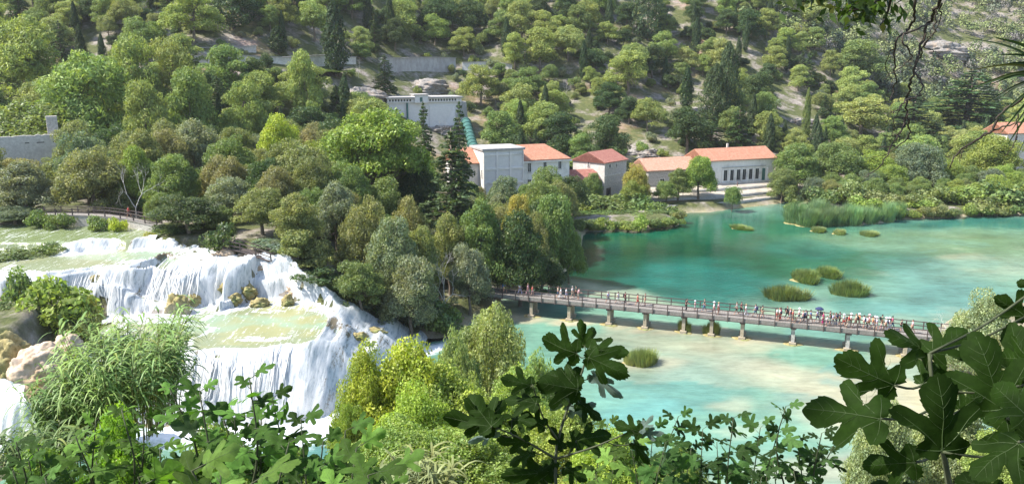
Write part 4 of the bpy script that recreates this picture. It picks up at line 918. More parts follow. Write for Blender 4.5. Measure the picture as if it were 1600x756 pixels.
def window(parent, x, z, w_, h_, y=0., frame_mat='white', fr=.12, arch=False, axis='x', sill=True):
    """window on the wall at local y (front) or on the left end (axis y)"""
    def B(mb, a0, a1, d0, d1, z0, z1):
        if axis == 'x': mb.box(a0, a1, d0, d1, z0, z1)
        else: mb.box(d0, d1, a0, a1, z0, z1)
    mb = MB(); B(mb, x - w_ / 2, x + w_ / 2, y - .035, y + .02, z, z + h_)
    if arch:
        n = 8; c = [(x + w_ / 2 * math.cos(t), z + h_ + w_ / 2 * math.sin(t)) for t in np.linspace(0, math.pi, n)]
        V = [((a, y - .035, b) if axis == 'x' else (y - .035, a, b)) for a, b in c]; mb.add(V, [tuple(range(n))])
    o = mb.build('window', M['dark'], parent)
    f = MB(); B(f, x - w_ / 2 - fr, x - w_ / 2, y - .10, y - .002, z - fr, z + h_ + fr); B(f, x + w_ / 2, x + w_ / 2 + fr, y - .10, y - .002, z - fr, z + h_ + fr); B(f, x - w_ / 2 + .002, x + w_ / 2 - .002, y - .10, y - .002, z + h_, z + h_ + fr)
    B(f, x - .03, x + .03, y - .07, y - .04, z, z + h_); f.build('frame', M[frame_mat], o)
    if sill:
        s = MB(); B(s, x - w_ / 2 - fr * 1.4, x + w_ / 2 + fr * 1.4, y - .16, y - .004, z - fr - .08, z - fr - .003); s.build('sill', M['concrete'], o)
    return o
# --- white powerhouse. front line runs from px 722 to px 888
def place(px, py_base, Y): p = on_y(px, py_base, Y); return p
A = on_y(718, 300, 180); B = on_y(889, 300, 190)
zb = 2.2
ang, L = frame(A, B, 0)
def local_len(px0, px1):  # distances along the front for two pixels
    d = np.array([math.cos(ang), math.sin(ang)]); out = []
    for px in (px0, px1):
        r = ray(px, 300)[:2]; # solve A + s d = t r
        s, t = np.linalg.solve(np.array([[d[0], -r[0]], [d[1], -r[1]]]), -A[:2]); out.append(s)
    return out
ph = empty('powerhouse', (A[0], A[1], zb), ang, 'three-storey white powerhouse with a panelled tower and salmon tiled roof', 'building')
s750, s812 = local_len(751, 812)
s888 = L
e_top = float(on_y(850, 252, 187)[2]) - zb; e_left = float(on_y(735, 256, 180.5)[2]) - zb
D_ = 11
V, F_ = walls(L - s812, D_, e_top); V = [(a + s812, b, c) for a, b, c in V]; part('wall', ph, V, F_, M['white'])
V, F_ = gable_roof(L - s812, D_, e_top + .35, 2.9, .35, .2, (0, 4.5)); V = [(a + s812, b, c) for a, b, c in V]; part('roof', ph, V, F_, M['tile_orange'])
bx('cornice', ph, s812 - .2, L + .45, -.45, -.003, e_top - .25, e_top + .1, M['white']); bx('cornice', ph, L + .003, L + .45, 0, D_, e_top - .25, e_top + .1, M['white'])
V, F_ = walls(s750 + 1, D_ * .9, e_left); V = [(a, b + .8, c) for a, b, c in V]; part('wall', ph, V, F_, M['white'])
V, F_ = gable_roof(s750 + 1.5, D_ * .9, e_left, 2.9, .4, .2); V = [(a, b + .8, c) for a, b, c in V]; part('roof', ph, V, F_, M['tile_orange'])
t_top = float(on_y(780, 236, 180)[2]) - zb
tw = empty('tower', (0, 0, 0)); tw.parent = ph
o = bx('wall', tw, s750, s812, -2.2, D_ * .6, -3, t_top, M['white_shade'])
bx('parapet', tw, s750 - .35, s812 + .35, -2.55, D_ * .6 + .3, t_top + .003, t_top + .45, M['concrete'])
cell = (s812 - s750) / 3; rows_z = [t_top - .1]
mb = MB()
for k in range(4): mb.box(s750 + k * cell - (.22 if k else 0) + (0 if k else -.003), s750 + k * cell + (.22 if k < 3 else .003), -2.42, -2.203, -3, t_top - .35)
for z in np.arange(t_top - .9, 0, -3.25): mb.box(s750, s812, -2.38, -2.205, z - .22, z + .22)
mb.build('pilaster', M['white'], tw)
bx('side_wall', tw, s750 - .06, s750 - .003, -2.2, D_ * .6, -3, t_top - .02, M['white'])  # thin whiter face: sun on the left side put into the colour
window(ph, -1.2 + 0, t_top - 6, .5, 1.6, s750 - .07, axis='y')
for px, zt in ((827, 'a'), (851, 'a'), (874, 'a')):
    sx_, _ = local_len(px, px); zz1 = float(on_y(px, 266.5 - (px - 827) * .06, 187)[2]) - zb; window(ph, sx_, zz1 - .2, .75, 2.0, 0)
    zz2 = float(on_y(px, 287 - (px - 827) * .05, 187)[2]) - zb; hh = .7 if px == 827 else 1.75; window(ph, sx_, zz2 + (.4 if px == 827 else -.2), .75, hh, 0)
# --- small annex with red roof
A2 = on_y(889.5, 300, 189); B2 = on_y(936, 300, 191); a2, L2 = frame(A2, B2, 0); zb2 = 2.2
an = empty('annex', (A2[0], A2[1], zb2), a2, 'low annex with a red tiled roof between the powerhouse and the stone house', 'building')
h2 = float(on_y(905, 284, 189)[2]) - zb2
V, F_ = walls(L2, 7, h2, rise=0); part('wall', an, V, F_, M['stone']); V, F_ = gable_roof(L2, 7, h2, 2.2, .3, .2); part('roof', an, V, F_, M['tile_red'])
window(an, 1.2, .2, 1.0, 1.6, 0, arch=True)
# --- stone house; sunlight on the left gable put into a whiter face
A3 = on_y(944, 300, 192); B3 = on_y(990, 300, 194); a3, L3 = frame(A3, B3, 0)
a3 += R(34); L3 = 9.5
hs = empty('stone_house', (A3[0], A3[1], 2.2), a3, 'stone house with a sunlit pale gable and a rusty tiled roof', 'building')
h3 = float(on_y(945, 255, 192)[2]) - 2.2; D3 = 9.5
V, F_ = walls(L3, D3, h3, rise=2.1); part('wall', hs, V, F_, M['stone'])
V, F_ = gable_roof(L3, D3, h3 + .05, 2.1, .35, .2); part('roof', hs, V, F_, M['tile_red'])
gw = [(-.05, 0, -3), (-.05, D3, -3), (-.05, D3, h3), (-.05, D3 / 2, h3 + 2.0), (-.05, 0, h3)]; gv = gw + [(-.004, b, c) for _, b, c in gw]
part('gable_wall', hs, gv, [(0, 4, 3, 2, 1), (0, 5, 9, 4), (4, 9, 8, 3), (3, 8, 7, 2), (1, 6, 5, 0), (2, 7, 6, 1)], M['stone_white'])
window(hs, 2.0, h3 - 1.3, .9, .8, 0); window(hs, 5.0, h3 - 1.4, .7, .8, 0); window(hs, D3 / 2, h3 - 1.1, .5, 1.2, -.06, axis='y'); window(hs, 1.8, .0, 1.6, 2.4, 0, 'wood_dark')
bx('string_course', hs, 0, L3, -.12, -.003, h3 - 3.3, h3 - 3.05, M['stone_white'])
# --- long building, left section
A4 = on_y(1012, 300, 200); B4 = on_y(1090, 300, 205); a4, L4 = frame(A4, B4, 0)
lb = empty('workshop', (A4[0], A4[1], 3.6), a4, 'long low workshop with a pale orange roof half hidden by trees', 'building')
h4 = float(on_y(1030, 266, 201)[2]) - 3.6
V, F_ = walls(L4, 9, h4, rise=2.4); part('wall', lb, V, F_, M['stone']); V, F_ = gable_roof(L4, 9, h4, 2.4, .4, .2); part('roof', lb, V, F_, M['tile_pale'])
window(lb, 4, .6, 1.2, 1.6); window(lb, 8.5, .6, 1.2, 1.6)
# --- long building, right section with the dark openings
A5 = on_y(1124, 300, 205); B5 = on_y(1207, 300, 211); a5, L5 = frame(A5, B5, 0); L5b = 4.6; ZH = 4.0
mh = empty('machine_hall', (A5[0], A5[1], ZH), a5, 'white hall with an orange roof and seven tall dark openings above the quay', 'building')
h5 = float(on_y(1130, 250, 205.5)[2]) - ZH
V, F_ = walls(L5 + L5b, 9.5, h5, -5, rise=2.4); V = [(a - L5b, b, c) for a, b, c in V]; part('wall', mh, V, F_, M['white'])
V, F_ = gable_roof(L5 + L5b, 9.5, h5, 2.4, .45, .2); V = [(a - L5b, b, c) for a, b, c in V]; part('roof', mh, V, F_, M['tile_orange'])
bx('chimney', mh, 5.2, 5.6, 5, 5.4, h5 + 1.9, h5 + 3.6, M['stone_white'])
pxs = [1132, 1142, 1152, 1161, 1171, 1181, 1191]
dd = np.array([math.cos(a5), math.sin(a5)]); ss = []
for px in pxs + [1200]:
    r = ray(px, 300)[:2]; s, t = np.linalg.solve(np.array([[dd[0], -r[0]], [dd[1], -r[1]]]), -A5[:2]); ss.append(s)
for i in range(7):
    o = bx('opening', mh, ss[i] - .48, ss[i] + .48, -.04, .02, .7 if i < 6 else .1, 3.4, M['dark'] if i < 6 else M['green_metal'])
    if i < 6: bx('glazing_bar', o, ss[i] - .03, ss[i] + .03, -.07, -.045, .71, 3.39, M['concrete'])
for i in range(8):
    s = (ss[i] + (ss[i - 1] if i else ss[0] - (ss[1] - ss[0]))) / 2 if i < 7 else (ss[6] + ss[7]) / 2 + .3
    bx('column', mh, s - .2, s + .2, -.3, -.003, -.6, 3.5, M['white'])
bx('cornice', mh, 0.3, ss[6] + .5, -.2, -.004, 4.0, 4.15, M['concrete']); bx('plinth', mh, -.2, L5 + .1, -.8, -.004, -2, .25, M['stone_white'])
# --- far red-roofed house at the right
A6 = on_y(1574, 222, 232); B6 = on_y(1662, 222, 238); a6, L6 = frame(A6, B6, 0); z6 = gz(A6[0], A6[1]) - .5
rh = empty('farmhouse', (A6[0], A6[1], z6), a6, 'far white house with a bright red roof behind the spiky leaves', 'building')
h6 = float(on_y(1590, 208, 233)[2]) - z6
V, F_ = walls(L6, 9, h6, rise=2.6); part('wall', rh, V, F_, M['stone_white']); V, F_ = gable_roof(L6, 9, h6, 2.6, .4, .2); part('roof', rh, V, F_, M['tile_orange']); window(rh, 3, h6 - 2.2, 1, 1.4); window(rh, 8, h6 - 2.2, 1, 1.4)
# --- valve house and penstock on the slope
A7 = on_y(606, 200, 236); B7 = on_y(738, 200, 244); a7, L7 = frame(A7, B7, 0); z7 = 14.
vh = empty('valve_house', (A7[0], A7[1], z7), a7, 'long grey concrete valve house with a row of small openings on the slope', 'building')
h7 = float(on_y(640, 157, 237)[2]) - z7; hp = float(on_y(640, 151, 237)[2]) - z7
part('wall', vh, *walls(L7 - 3.5, 10, h7 - .7, -6), M['white_shade'])
bx('gallery', vh, 0, L7 - 3.4, -.5, 9, h7 - .69, hp - .6, M['white_shade']); bx('roof_slab', vh, -.4, L7 - 3, -1, 9.5, hp - .59, hp - .2, M['concrete'])
tb = bx('turret', vh, 8.0, 12.0, -1.1, 5, h7 - .8, hp + .35, M['white_shade']); bx('roof_slab', tb, 7.7, 12.3, -1.4, 5.3, hp + .353, hp + .55, M['concrete'])
mb = MB(); 
for x in np.arange(.8, L7 - 4.5, .85):
    if 7.4 < x < 12.4: continue
    mb.box(x - .24, x + .24, -.53, -.49, h7 - .35, hp - .85)
mb.build('openings', M['dark'], vh); bx('door', vh, 9.5, 10.3, -1.13, -1.08, h7 - .5, hp - .3, M['green_metal'])
# rounded, battered right bastion
V = []; n = 9
for k, (z, r) in enumerate(((-6, 5.0), (h7 - .8, 3.6))):
    for t in np.linspace(-math.pi / 2, math.pi / 2, n): V.append((L7 - 4.5 + r * math.cos(t), 4 + r * 1.15 * math.sin(t), z))
F_ = [(i, i + 1, n + i + 1, n + i) for i in range(n - 1)] + [tuple(range(n, 2 * n))]
part('bastion', vh, V, F_, M['concrete'], False)
mb = MB(); mb.add([(12.5, -.3, -6), (L7 - 5.5, -1.6, -6), (L7 - 4.2, 1, -6), (12.5, 1, -6), (12.5, -.25, h7 - 1.8), (L7 - 5.5, -.3, h7 - 1.8), (L7 - 4.2, 1, h7 - 1.8), (12.5, 1, h7 - 1.8)], [(0, 1, 5, 4), (1, 2, 6, 5), (2, 3, 7, 6), (3, 0, 4, 7), (4, 5, 6, 7)]); mb.build('buttress', M['white_shade'], vh)
bx('drain_pipe', vh, 5.6, 6.1, -.45, -.02, -6, h7 - .75, M['green_metal'])
P = curve3([on_y(728, 190, 236), on_y(733, 208, 228), on_y(738, 226, 218), on_y(746, 240, 206)], 10)
ps = empty('penstock', tuple(P[0]), 0, 'thick green ribbed penstock pipe running down to the powerhouse', 'pipe'); P0 = P - P[0]
mb = MB().tube(P0, 1.35, 14); mb.build('pipe', M['green_metal'], ps, True)
for i in range(1, len(P0) - 1, 3): MB().tube([P0[i] - (P0[i + 1] - P0[i]) * .12, P0[i] + (P0[i + 1] - P0[i]) * .12], 1.5, 14).build('flange', M['green_metal'], ps, False)
# --- retaining walls and stone terraces on the slope (follow the ground, stand on it)
def ret_wall(name, pts, h, label, mat, th=.8, down=2.5, cap=True, seg=None):
    """pts: (px, py_top, Y)"""
    W_ = [on_y(*p) for p in pts]; mb = MB(); mc = MB()
    for a, b in zip(W_[:-1], W_[1:]):
        d = np.array([b[0] - a[0], b[1] - a[1]]); d /= np.linalg.norm(d); nrm = np.array([-d[1], d[0]]) * th
        V = [(a[0], a[1], a[2] - h - down), (b[0], b[1], b[2] - h - down), (b[0] + nrm[0], b[1] + nrm[1], b[2] - h - down), (a[0] + nrm[0], a[1] + nrm[1], a[2] - h - down)]
        V += [(a[0], a[1] + .15, a[2]), (b[0], b[1] + .15, b[2]), (b[0] + nrm[0], b[1] + nrm[1], b[2]), (a[0] + nrm[0], a[1] + nrm[1], a[2])]
        V[0] = (V[0][0], V[0][1] - .5, V[0][2]); V[1] = (V[1][0], V[1][1] - .5, V[1][2])
        mb.add(V, [(0, 1, 5, 4), (1, 2, 6, 5), (2, 3, 7, 6), (3, 0, 4, 7), (4, 5, 6, 7)])
        mc.bar((a[0], a[1] + th / 2, a[2] + .1), (b[0], b[1] + th / 2, b[2] + .1), th + .3, .16)
    t = empty(name, tuple(W_[0]), 0, label, 'wall'); off = -W_[0]
    o = mb.build('wall', mat, t); o.location = off
    if cap: o = mc.build('coping', M['concrete'], t); o.location = off
    return t
RW = lambda pts, py: [(a, b, march(a, py, 210)) for a, b in pts]
ret_wall('retaining_wall', RW([(596, 91), (628, 91), (650, 90), (670, 90), (712, 91)], 112), 4.0, 'long grey retaining wall in tall bays above the valve house', M['concrete'])
ret_wall('retaining_wall', RW([(722, 98), (760, 97), (800, 101)], 110), 2.2, 'low pale retaining wall right of the tall bays', M['stone_white'])
ret_wall('terrace_wall', RW([(285, 76), (370, 74), (400, 72)], 84), 1.6, 'upper dry-stone terrace wall on the left slope', M['stone'])
ret_wall('terrace_wall', RW([(298, 86), (350, 86), (440, 90), (520, 86), (556, 90)], 102), 3.0, 'pale terrace wall running left of the tall cypress', M['stone_white'])
ret_wall('terrace_wall', RW([(160, 30), (260, 18), (330, 20)], 36), 1.4, 'dry-stone wall high in the left pines', M['stone'])
for i, (px, py, Y, s, lab) in enumerate(((863, 208, 214, 2.6, 'small grey concrete hut above the powerhouse roof'), (886, 216, 211, 2.6, 'second grey concrete hut near the stone house'))):
    
    for Y in np.arange(206, 300, 1.): 
        q = on_y(px, py + 6, Y)
        if gz(q[0], Y) > q[2] - 1: break
    zt = gz(q[0], Y); hh = 2.6
    t = empty('utility_hut', (q[0], Y, zt), .1, lab, 'hut'); bx('wall', t, -s / 2, s / 2, 0, 2, -1, hh, M['concrete']); bx('roof', t, -s / 2 - .2, s / 2 + .2, -.3, 2.2, hh + .003, hh + .2, M['concrete']); bx('door', t, -.5, .5, -.04, -.003, 0, 1.9, M['dark'])
# --- ruined wall at the far left
A8 = on_y(-30, 216, 143); B8 = on_y(104, 209, 150); a8, L8 = frame(A8, B8, 0); z8 = gz(A8[0] + 4, 150) - 1
rw = empty('ruined_house', (A8[0], A8[1], z8), a8, 'roofless whitewashed ruin with a stone chimney at the left edge', 'building')
ha = float(A8[2]) - z8; hb = float(B8[2]) - z8
n = 24; xs = np.linspace(0, L8, n); tops = np.interp(xs, [0, L8], [ha, hb]) + np.random.default_rng(4).normal(0, .06, n); V = []
for x, t in zip(xs, tops): V += [(x, 0, -3), (x, .6, -3), (x, .6, t), (x, 0, t)]
F_ = []
for i in range(n - 1):
    a = 4 * i; b = a + 4; F_ += [(a, b, b + 3, a + 3), (a + 1, a + 2, b + 2, b + 1), (a + 3, b + 3, b + 2, a + 2)]
F_ += [(0, 3, 2, 1), (4 * n - 4, 4 * n - 3, 4 * n - 2, 4 * n - 1)]
part('wall', rw, V, F_, M['stone_white']); bx('end_wall', rw, L8 - .6, L8 - .003, .603, 6, -3, hb - .1, M['stone_white'])
for x in (6.6, 9.0, L8 - 5, L8 - 2.4): bx('slot', rw, x, x + .7, -.03, .02, ha - 1.3, ha - 1.15, M['dark'])  # flat dark sheets stand in for the shade inside the slots
bx('chimney', rw, L8 - 3.0, L8 - 1.2, 1.2, 2.6, 0, hb + 3.2, M['stone'])
# ================================================================ QUAY, TERRACE, LAMP POST
def ribbon(name, pts, mat, label=None, cat=None, kind=None, thick=1.6):
    """flat slab from pixel outline (px, py) at heights"""
    P = [on_z(a, b, z) for a, b, z in pts]; n = len(P); V = [tuple(p) for p in P] + [(p[0], p[1], p[2] - thick) for p in P]
    F_ = [tuple(range(n))[::-1], tuple(range(n, 2 * n))] + [(i, (i + 1) % n, n + (i + 1) % n, n + i) for i in range(n)]
    o = link(name, mesh(name, V, F_, mat)); bm = bmesh.new(); bm.from_mesh(o.data); bmesh.ops.recalc_face_normals(bm, faces=bm.faces); bm.to_mesh(o.data); bm.free(); tag(o, label, cat, kind=kind); return o
M['gravel'] = surf('pale_gravel', (.34, .295, .24), (.46, .40, .335), 3, .95, .4, .05, (.29, .26, .19))
M['bank'] = surf('grassy_bank', (.13, .13, .05), (.30, .26, .14), 2.5, .95, .6, .1, (.36, .31, .2))
QPX = [1000, 1030, 1060, 1110, 1160, 1215, 1228]; QS = [on_z(a, b, 0)[1] - .8 for a, b in zip(QPX, (334, 334, 333, 330, 325, 318, 315))]; QE = [199, 200.5, 202, 204.3, 207.3, 211.2, 212]
QX = np.linspace(0, 6, 37); qn = lambda v: np.interp(QX, range(7), v)
def strip(name, t0, z0, t1, z1, mat, label=None, cat=None, kind=None, cap=False, rows=4, rough=.0):
    V = []; F_ = []; n = len(QX); px = qn(QPX); s_, e_ = qn(QS), qn(QE)
    for r_ in range(rows):
        u = r_ / (rows - 1); t = t0 + (t1 - t0) * u; z = z0 + (z1 - z0) * u; Y = s_ + (e_ - s_) * t + (fbm(px, px * 0 + 3 + t0 * 40, 11, 3) * .35 if t0 > 0 else 0)
        X = (px - CX) / F * Y / .986; V.append(np.c_[X, Y, z + fbm(px, px * 0 + r_ * 3, 7, 3) * rough])
    I = np.arange(rows * n).reshape(rows, n); q = np.stack([I[:-1, :-1], I[:-1, 1:], I[1:, 1:], I[1:, :-1]], -1).reshape(-1, 4)
    o = link(name, mesh(name, np.concatenate(V), q, mat)); md = o.modifiers.new('s', 'SOLIDIFY'); md.thickness = .12; md.offset = -1; tag(o, label, cat, kind=kind)
strip('shore', -.02, -.35, .17, .75, M['bank'], kind='structure', rows=6, rough=.15)
strip('quay_wall', .172, .5, .178, 1.55, M['stone'], 'weathered stone quay wall along the lake below the white hall', 'quay wall', rows=4, rough=.06)
strip('path', .18, 1.5, .42, 1.75, M['gravel'], kind='structure', rows=5)
strip('terrace_wall', .422, 1.5, .428, 2.5, M['stone'], 'low stone wall between the two quay paths', 'wall', rows=4, rough=.05)
strip('path', .43, 2.45, .70, 2.85, M['gravel'], kind='structure', rows=5)
strip('terrace_wall', .702, 2.6, .708, 3.6, M['stone_white'], 'pale terrace wall in front of the white hall and the workshop', 'wall', rows=4, rough=.05)
strip('terrace', .71, 3.55, 1.03, 3.9, M['gravel'], kind='structure', rows=5)
ribbon('gravel_terrace', [(1225, 300, 2.6), (1300, 293, 2.6), (1300, 284, 2.6), (1225, 288, 2.6)], M['gravel'], 'pale gravel terrace above the creek mouth', 'terrace')
q = on_z(1236, 306, .8); t = empty('culvert_wall', (q[0], q[1] + 2, 0), .05, 'dark stone culvert wall over the creek mouth', 'wall'); bx('wall', t, -2.2, 4.5, 0, 1.2, -.5, 2.4, M['stone']); bx('arch', t, .5, 2.8, -.03, .02, -.3, 1.4, M['dark'])  # arch is a flat dark sheet in place of a shaded hollow
# small pale boat moored at the creek mouth
q = on_z(1249, 314, .2); bt = empty('rowing_boat', (q[0], q[1], .1), R(-12), 'small white rowing boat moored at the creek mouth', 'boat')
V = []; F_ = []; n = 11
for i, s in enumerate(np.linspace(-1, 1, n)):
    w2 = .75 * (1 - abs(s) ** 2.6 * (1 if s > 0 else .45)); z = .45 + .18 * abs(s) ** 2
    for y, zz in ((-w2, z), (-w2 * .75, .05), (0, -.12), (w2 * .75, .05), (w2, z), (w2 * .9, z), (w2 * .65, .14), (0, .02), (-w2 * .65, .14), (-w2 * .9, z)): V.append((s * 2.2, y, zz))
for i in range(n - 1):
    for j in range(10): F_.append((i * 10 + j, i * 10 + (j + 1) % 10, i * 10 + 10 + (j + 1) % 10, i * 10 + 10 + j))
F_ += [tuple(range(10))[::-1], tuple((n - 1) * 10 + j for j in range(10))]
part('hull', bt, V, F_, M['white'], False)
for x in (-.9, .5): bx('seat', bt, x, x + .25, -.6, .6, .3, .34, M['wood_pale'])
q = on_z(1067, 306, 2.8); lp = empty('lamp_post', tuple(q), 0, 'white lamp post on the quay path before the workshop', 'lamp post')
MB().tube([(0, 0, 0), (0, 0, 3.8)], [.07, .05], 8).build('post', M['white'], lp); MB().tube([(0, 0, 3.805), (0, 0, 3.95), (0, 0, 4.5), (0, 0, 4.7)], [.12, .3, .26, .05], 10).build('lamp_head', M['white'], lp, True)
# ================================================================ WALKWAY AT THE LEFT
def railing(P, h, parent, sp=2.2, rails=(.45, .95), w_=.09, mat='wood_dark', side=0):
    P = np.asarray(P); L_ = np.r_[0, np.cumsum(np.linalg.norm(np.diff(P, axis=0), axis=1))]; n = max(2, int(L_[-1] / sp) + 1)
    Q_ = np.array([[np.interp(s, L_, P[:, k]) for k in range(3)] for s in np.linspace(0, L_[-1], n)])
    for q_ in Q_: bx('railing_post', parent, q_[0] - w_ * .7, q_[0] + w_ * .7, q_[1] - w_ * .7, q_[1] + w_ * .7, q_[2] - .1, q_[2] + h, M[mat])
    for r in rails:
        mb = MB()
        for a, b in zip(Q_[:-1], Q_[1:]): mb.bar(a + (0, 0, r), b + (0, 0, r), w_ * .7, w_ * 1.3)
        mb.build('rail', M[mat], parent)
P = [on_z(60, 336, 13.9), on_z(110, 336, 13.9), on_z(160, 338, 13.8), on_z(200, 343, 13.5), on_z(245, 353, 13.2)]
P = [np.array(p) for p in P]
wk = empty('walkway', tuple(P[0]), 0, 'timber walkway on a stone footing along the river at the left', 'walkway'); Pl = [p - P[0] for p in P]
mb = MB(); ms = MB()
for a, b in zip(Pl[:-1], Pl[1:]): mb.bar(a + (0, .7, -.05), b + (0, .7, -.05), 1.6, .12); ms.bar(a + (0, .6, -1.02), b + (0, .6, -1.02), 1.3, 1.8)
mb.build('deck', M['wood_pale'], wk); ms.build('footing', M['stone'], wk); railing(Pl, 1., wk); railing([p + (0, 1.5, 0) for p in Pl], 1., wk)
P = [on_z(340, 391, 12.2), on_z(375, 398, 11.8), on_z(415, 412, 11.0)]; P = [np.array(p) + (0, 2.2, -.2) for p in P]
wk2 = empty('walkway', tuple(P[0]), 0, 'short timber walkway dark with shade under the trees at the top right of the falls', 'walkway'); Pl = [p - P[0] for p in P]; mb = MB()
for a, b in zip(Pl[:-1], Pl[1:]): mb.bar(a + (0, .7, -.05), b + (0, .7, -.05), 1.6, .12)
mb.build('deck', M['wood_dark'], wk2); railing(Pl, 1., wk2); railing([p + (0, 1.5, 0) for p in Pl], 1., wk2)  # deck darkened: tree shade put into the wood colour
for i, (px, py, z) in enumerate(((345, 400, 11.2), (375, 408, 10.6), (405, 418, 10.0), (440, 442, 8.4), (462, 452, 7.8))):
    q = on_z(px, py, z); rock('rock', q[0], q[1] + 1.4, z - .7, 1.5, .9, 1.1, M['tufa'], ['brown rock under the dark walkway', 'wet brown rock beside the first steps of the rapids', 'rusty rock at the edge of the rapids', 'brown rock half under the low bushes', 'dark tan rock nearest the end of the rapids'][i], 'rock', 60 + i, .5)
# ================================================================ FOOTBRIDGE
ZD = 2.75
b0 = on_z(738, 457, ZD); b1_ = on_z(1500, 533, ZD)
bd = np.array([b1_[0] - b0[0], b1_[1] - b0[1]]); BL = np.linalg.norm(bd); bd /= BL; ba = math.atan2(bd[1], bd[0]); BW = 2.9
br = empty('footbridge', (b0[0], b0[1], ZD), ba, 'long timber footbridge on stubby stone piers crossing the turquoise lake', 'footbridge')
def bs_(px, py, z=0):   # position along the bridge of a pixel
    q = on_z(px, py, z); return (q[0] - b0[0]) * bd[0] + (q[1] - b0[1]) * bd[1]
mb = MB(); rg = np.random.default_rng(9)
x = 0.
while x < BL: mb.box(x, x + .27, -.05, BW + .05, -.07 + rg.uniform(-.008, .008), rg.uniform(-.01, .012)); x += .29
mb.build('deck', M['wood_pale'], br)
for y in (.12, BW - .12, BW / 2): MB().box(0, BL, y - .13, y + .13, -.42, -.085).build('beam', M['wood_pale'], br)
bx('fascia', br, 0, BL, -.13, -.06, -.34, .16, M['wood_pale']); bx('fascia', br, 0, BL, BW + .06, BW + .13, -.34, .1, M['wood_pale'])
bx('edge_rail', br, 0, BL, -.17, -.134, -.40, -.30, M['wood_dark'])
for y in (-.18, BW + .18):
    for x in np.arange(.8, BL, 1.92): bx('railing_post', br, x - .06, x + .06, y - .06, y + .06, -.45, 1.08, M['wood_dark'])
    for z in (.52, 1.02): bx('rail', br, 0, BL, y - .035, y + .035, z - .05, z + .05, M['wood_dark'])
piers = [(783, 482), (838, 487), (895, 494), (955, 502), (1011, 507), (1070, 514), (1113, 518), (1160, 523), (1238, 531), (1322, 540), (1410, 549)]
for i, (px, py) in enumerate(piers):
    s = bs_(px, py) if i else bs_(783, 480)
    p_ = empty('pier', (s, 0, 0)); p_.parent = br
    dk = i in (8, 9)
    for y in (.35, BW - .55):
        bx('post', p_, -.21, .21, y - .2, y + .2, -ZD - .6, -.43, M['pier'] if not dk else M['stone'])
        bx('footing', p_, -.42, .42, y - .4, y + .4, -ZD - .6, -ZD + .35, M['pier'])
    bx('cap', p_, -.34, .34, -.1, BW + .1, -.60, -.425, M['wood_dark'])
# sand aprons round the piers
for i, (px, py) in enumerate(piers[1:]):
    s = bs_(px, py); c = np.array([b0[0], b0[1]]) + bd * s + np.array([-bd[1], bd[0]]) * .6
    rock('tufa_apron', c[0], c[1], -.12, 1.3, .9, .26, M['moss'], ['first', 'second', 'third', 'fourth', 'fifth', 'sixth', 'seventh', 'eighth', 'ninth', 'tenth'][i] + ' tan tufa apron from the left at the foot of a bridge pier', 'tufa crust', 80 + i, .35, rot=ba, sub=4)
# ================================================================ PEOPLE
def skin(name, verts, edges, radii, mat, sub=1):
    me = bpy.data.meshes.new(name); me.from_pydata(verts, edges, []); o = bpy.data.objects.new(name, me); COL.objects.link(o)
    md = o.modifiers.new('skin', 'SKIN'); md.use_smooth_shade = True
    for v, r in zip(me.skin_vertices[0].data, radii): v.radius = (r, r) if not hasattr(r, '__len__') else r
    me.skin_vertices[0].data[0].use_root = True
    o.modifiers.new('sub', 'SUBSURF').levels = sub
    dg = bpy.context.evaluated_depsgraph_get(); dg.update(); m2 = bpy.data.meshes.new_from_object(o.evaluated_get(dg)); m2.name = name
    bpy.data.objects.remove(o); m2.materials.clear(); m2.materials.append(mat); return m2
def cloth_mat(name, rough=.85):
    m, nt, bs, out = new_mat(name); oi = N(nt, 'ObjectInfo'); n = noise(nt, 14, 3); r = ramp(nt, [(.3, .85), (.7, 1.1)], n.outputs[0]); c = mix(nt, oi.outputs['Color'], r.outputs[0], 1., 'MULTIPLY')
    nt.links.new(c, bs.inputs['Base Color']); bs.inputs['Roughness'].default_value = rough; return m
M['cloth'] = cloth_mat('cloth'); M['skin'] = surf('skin', (.42, .24, .17), (.50, .30, .22), 8, .6, .05, .005); M['hair'] = cloth_mat('hair', .6)
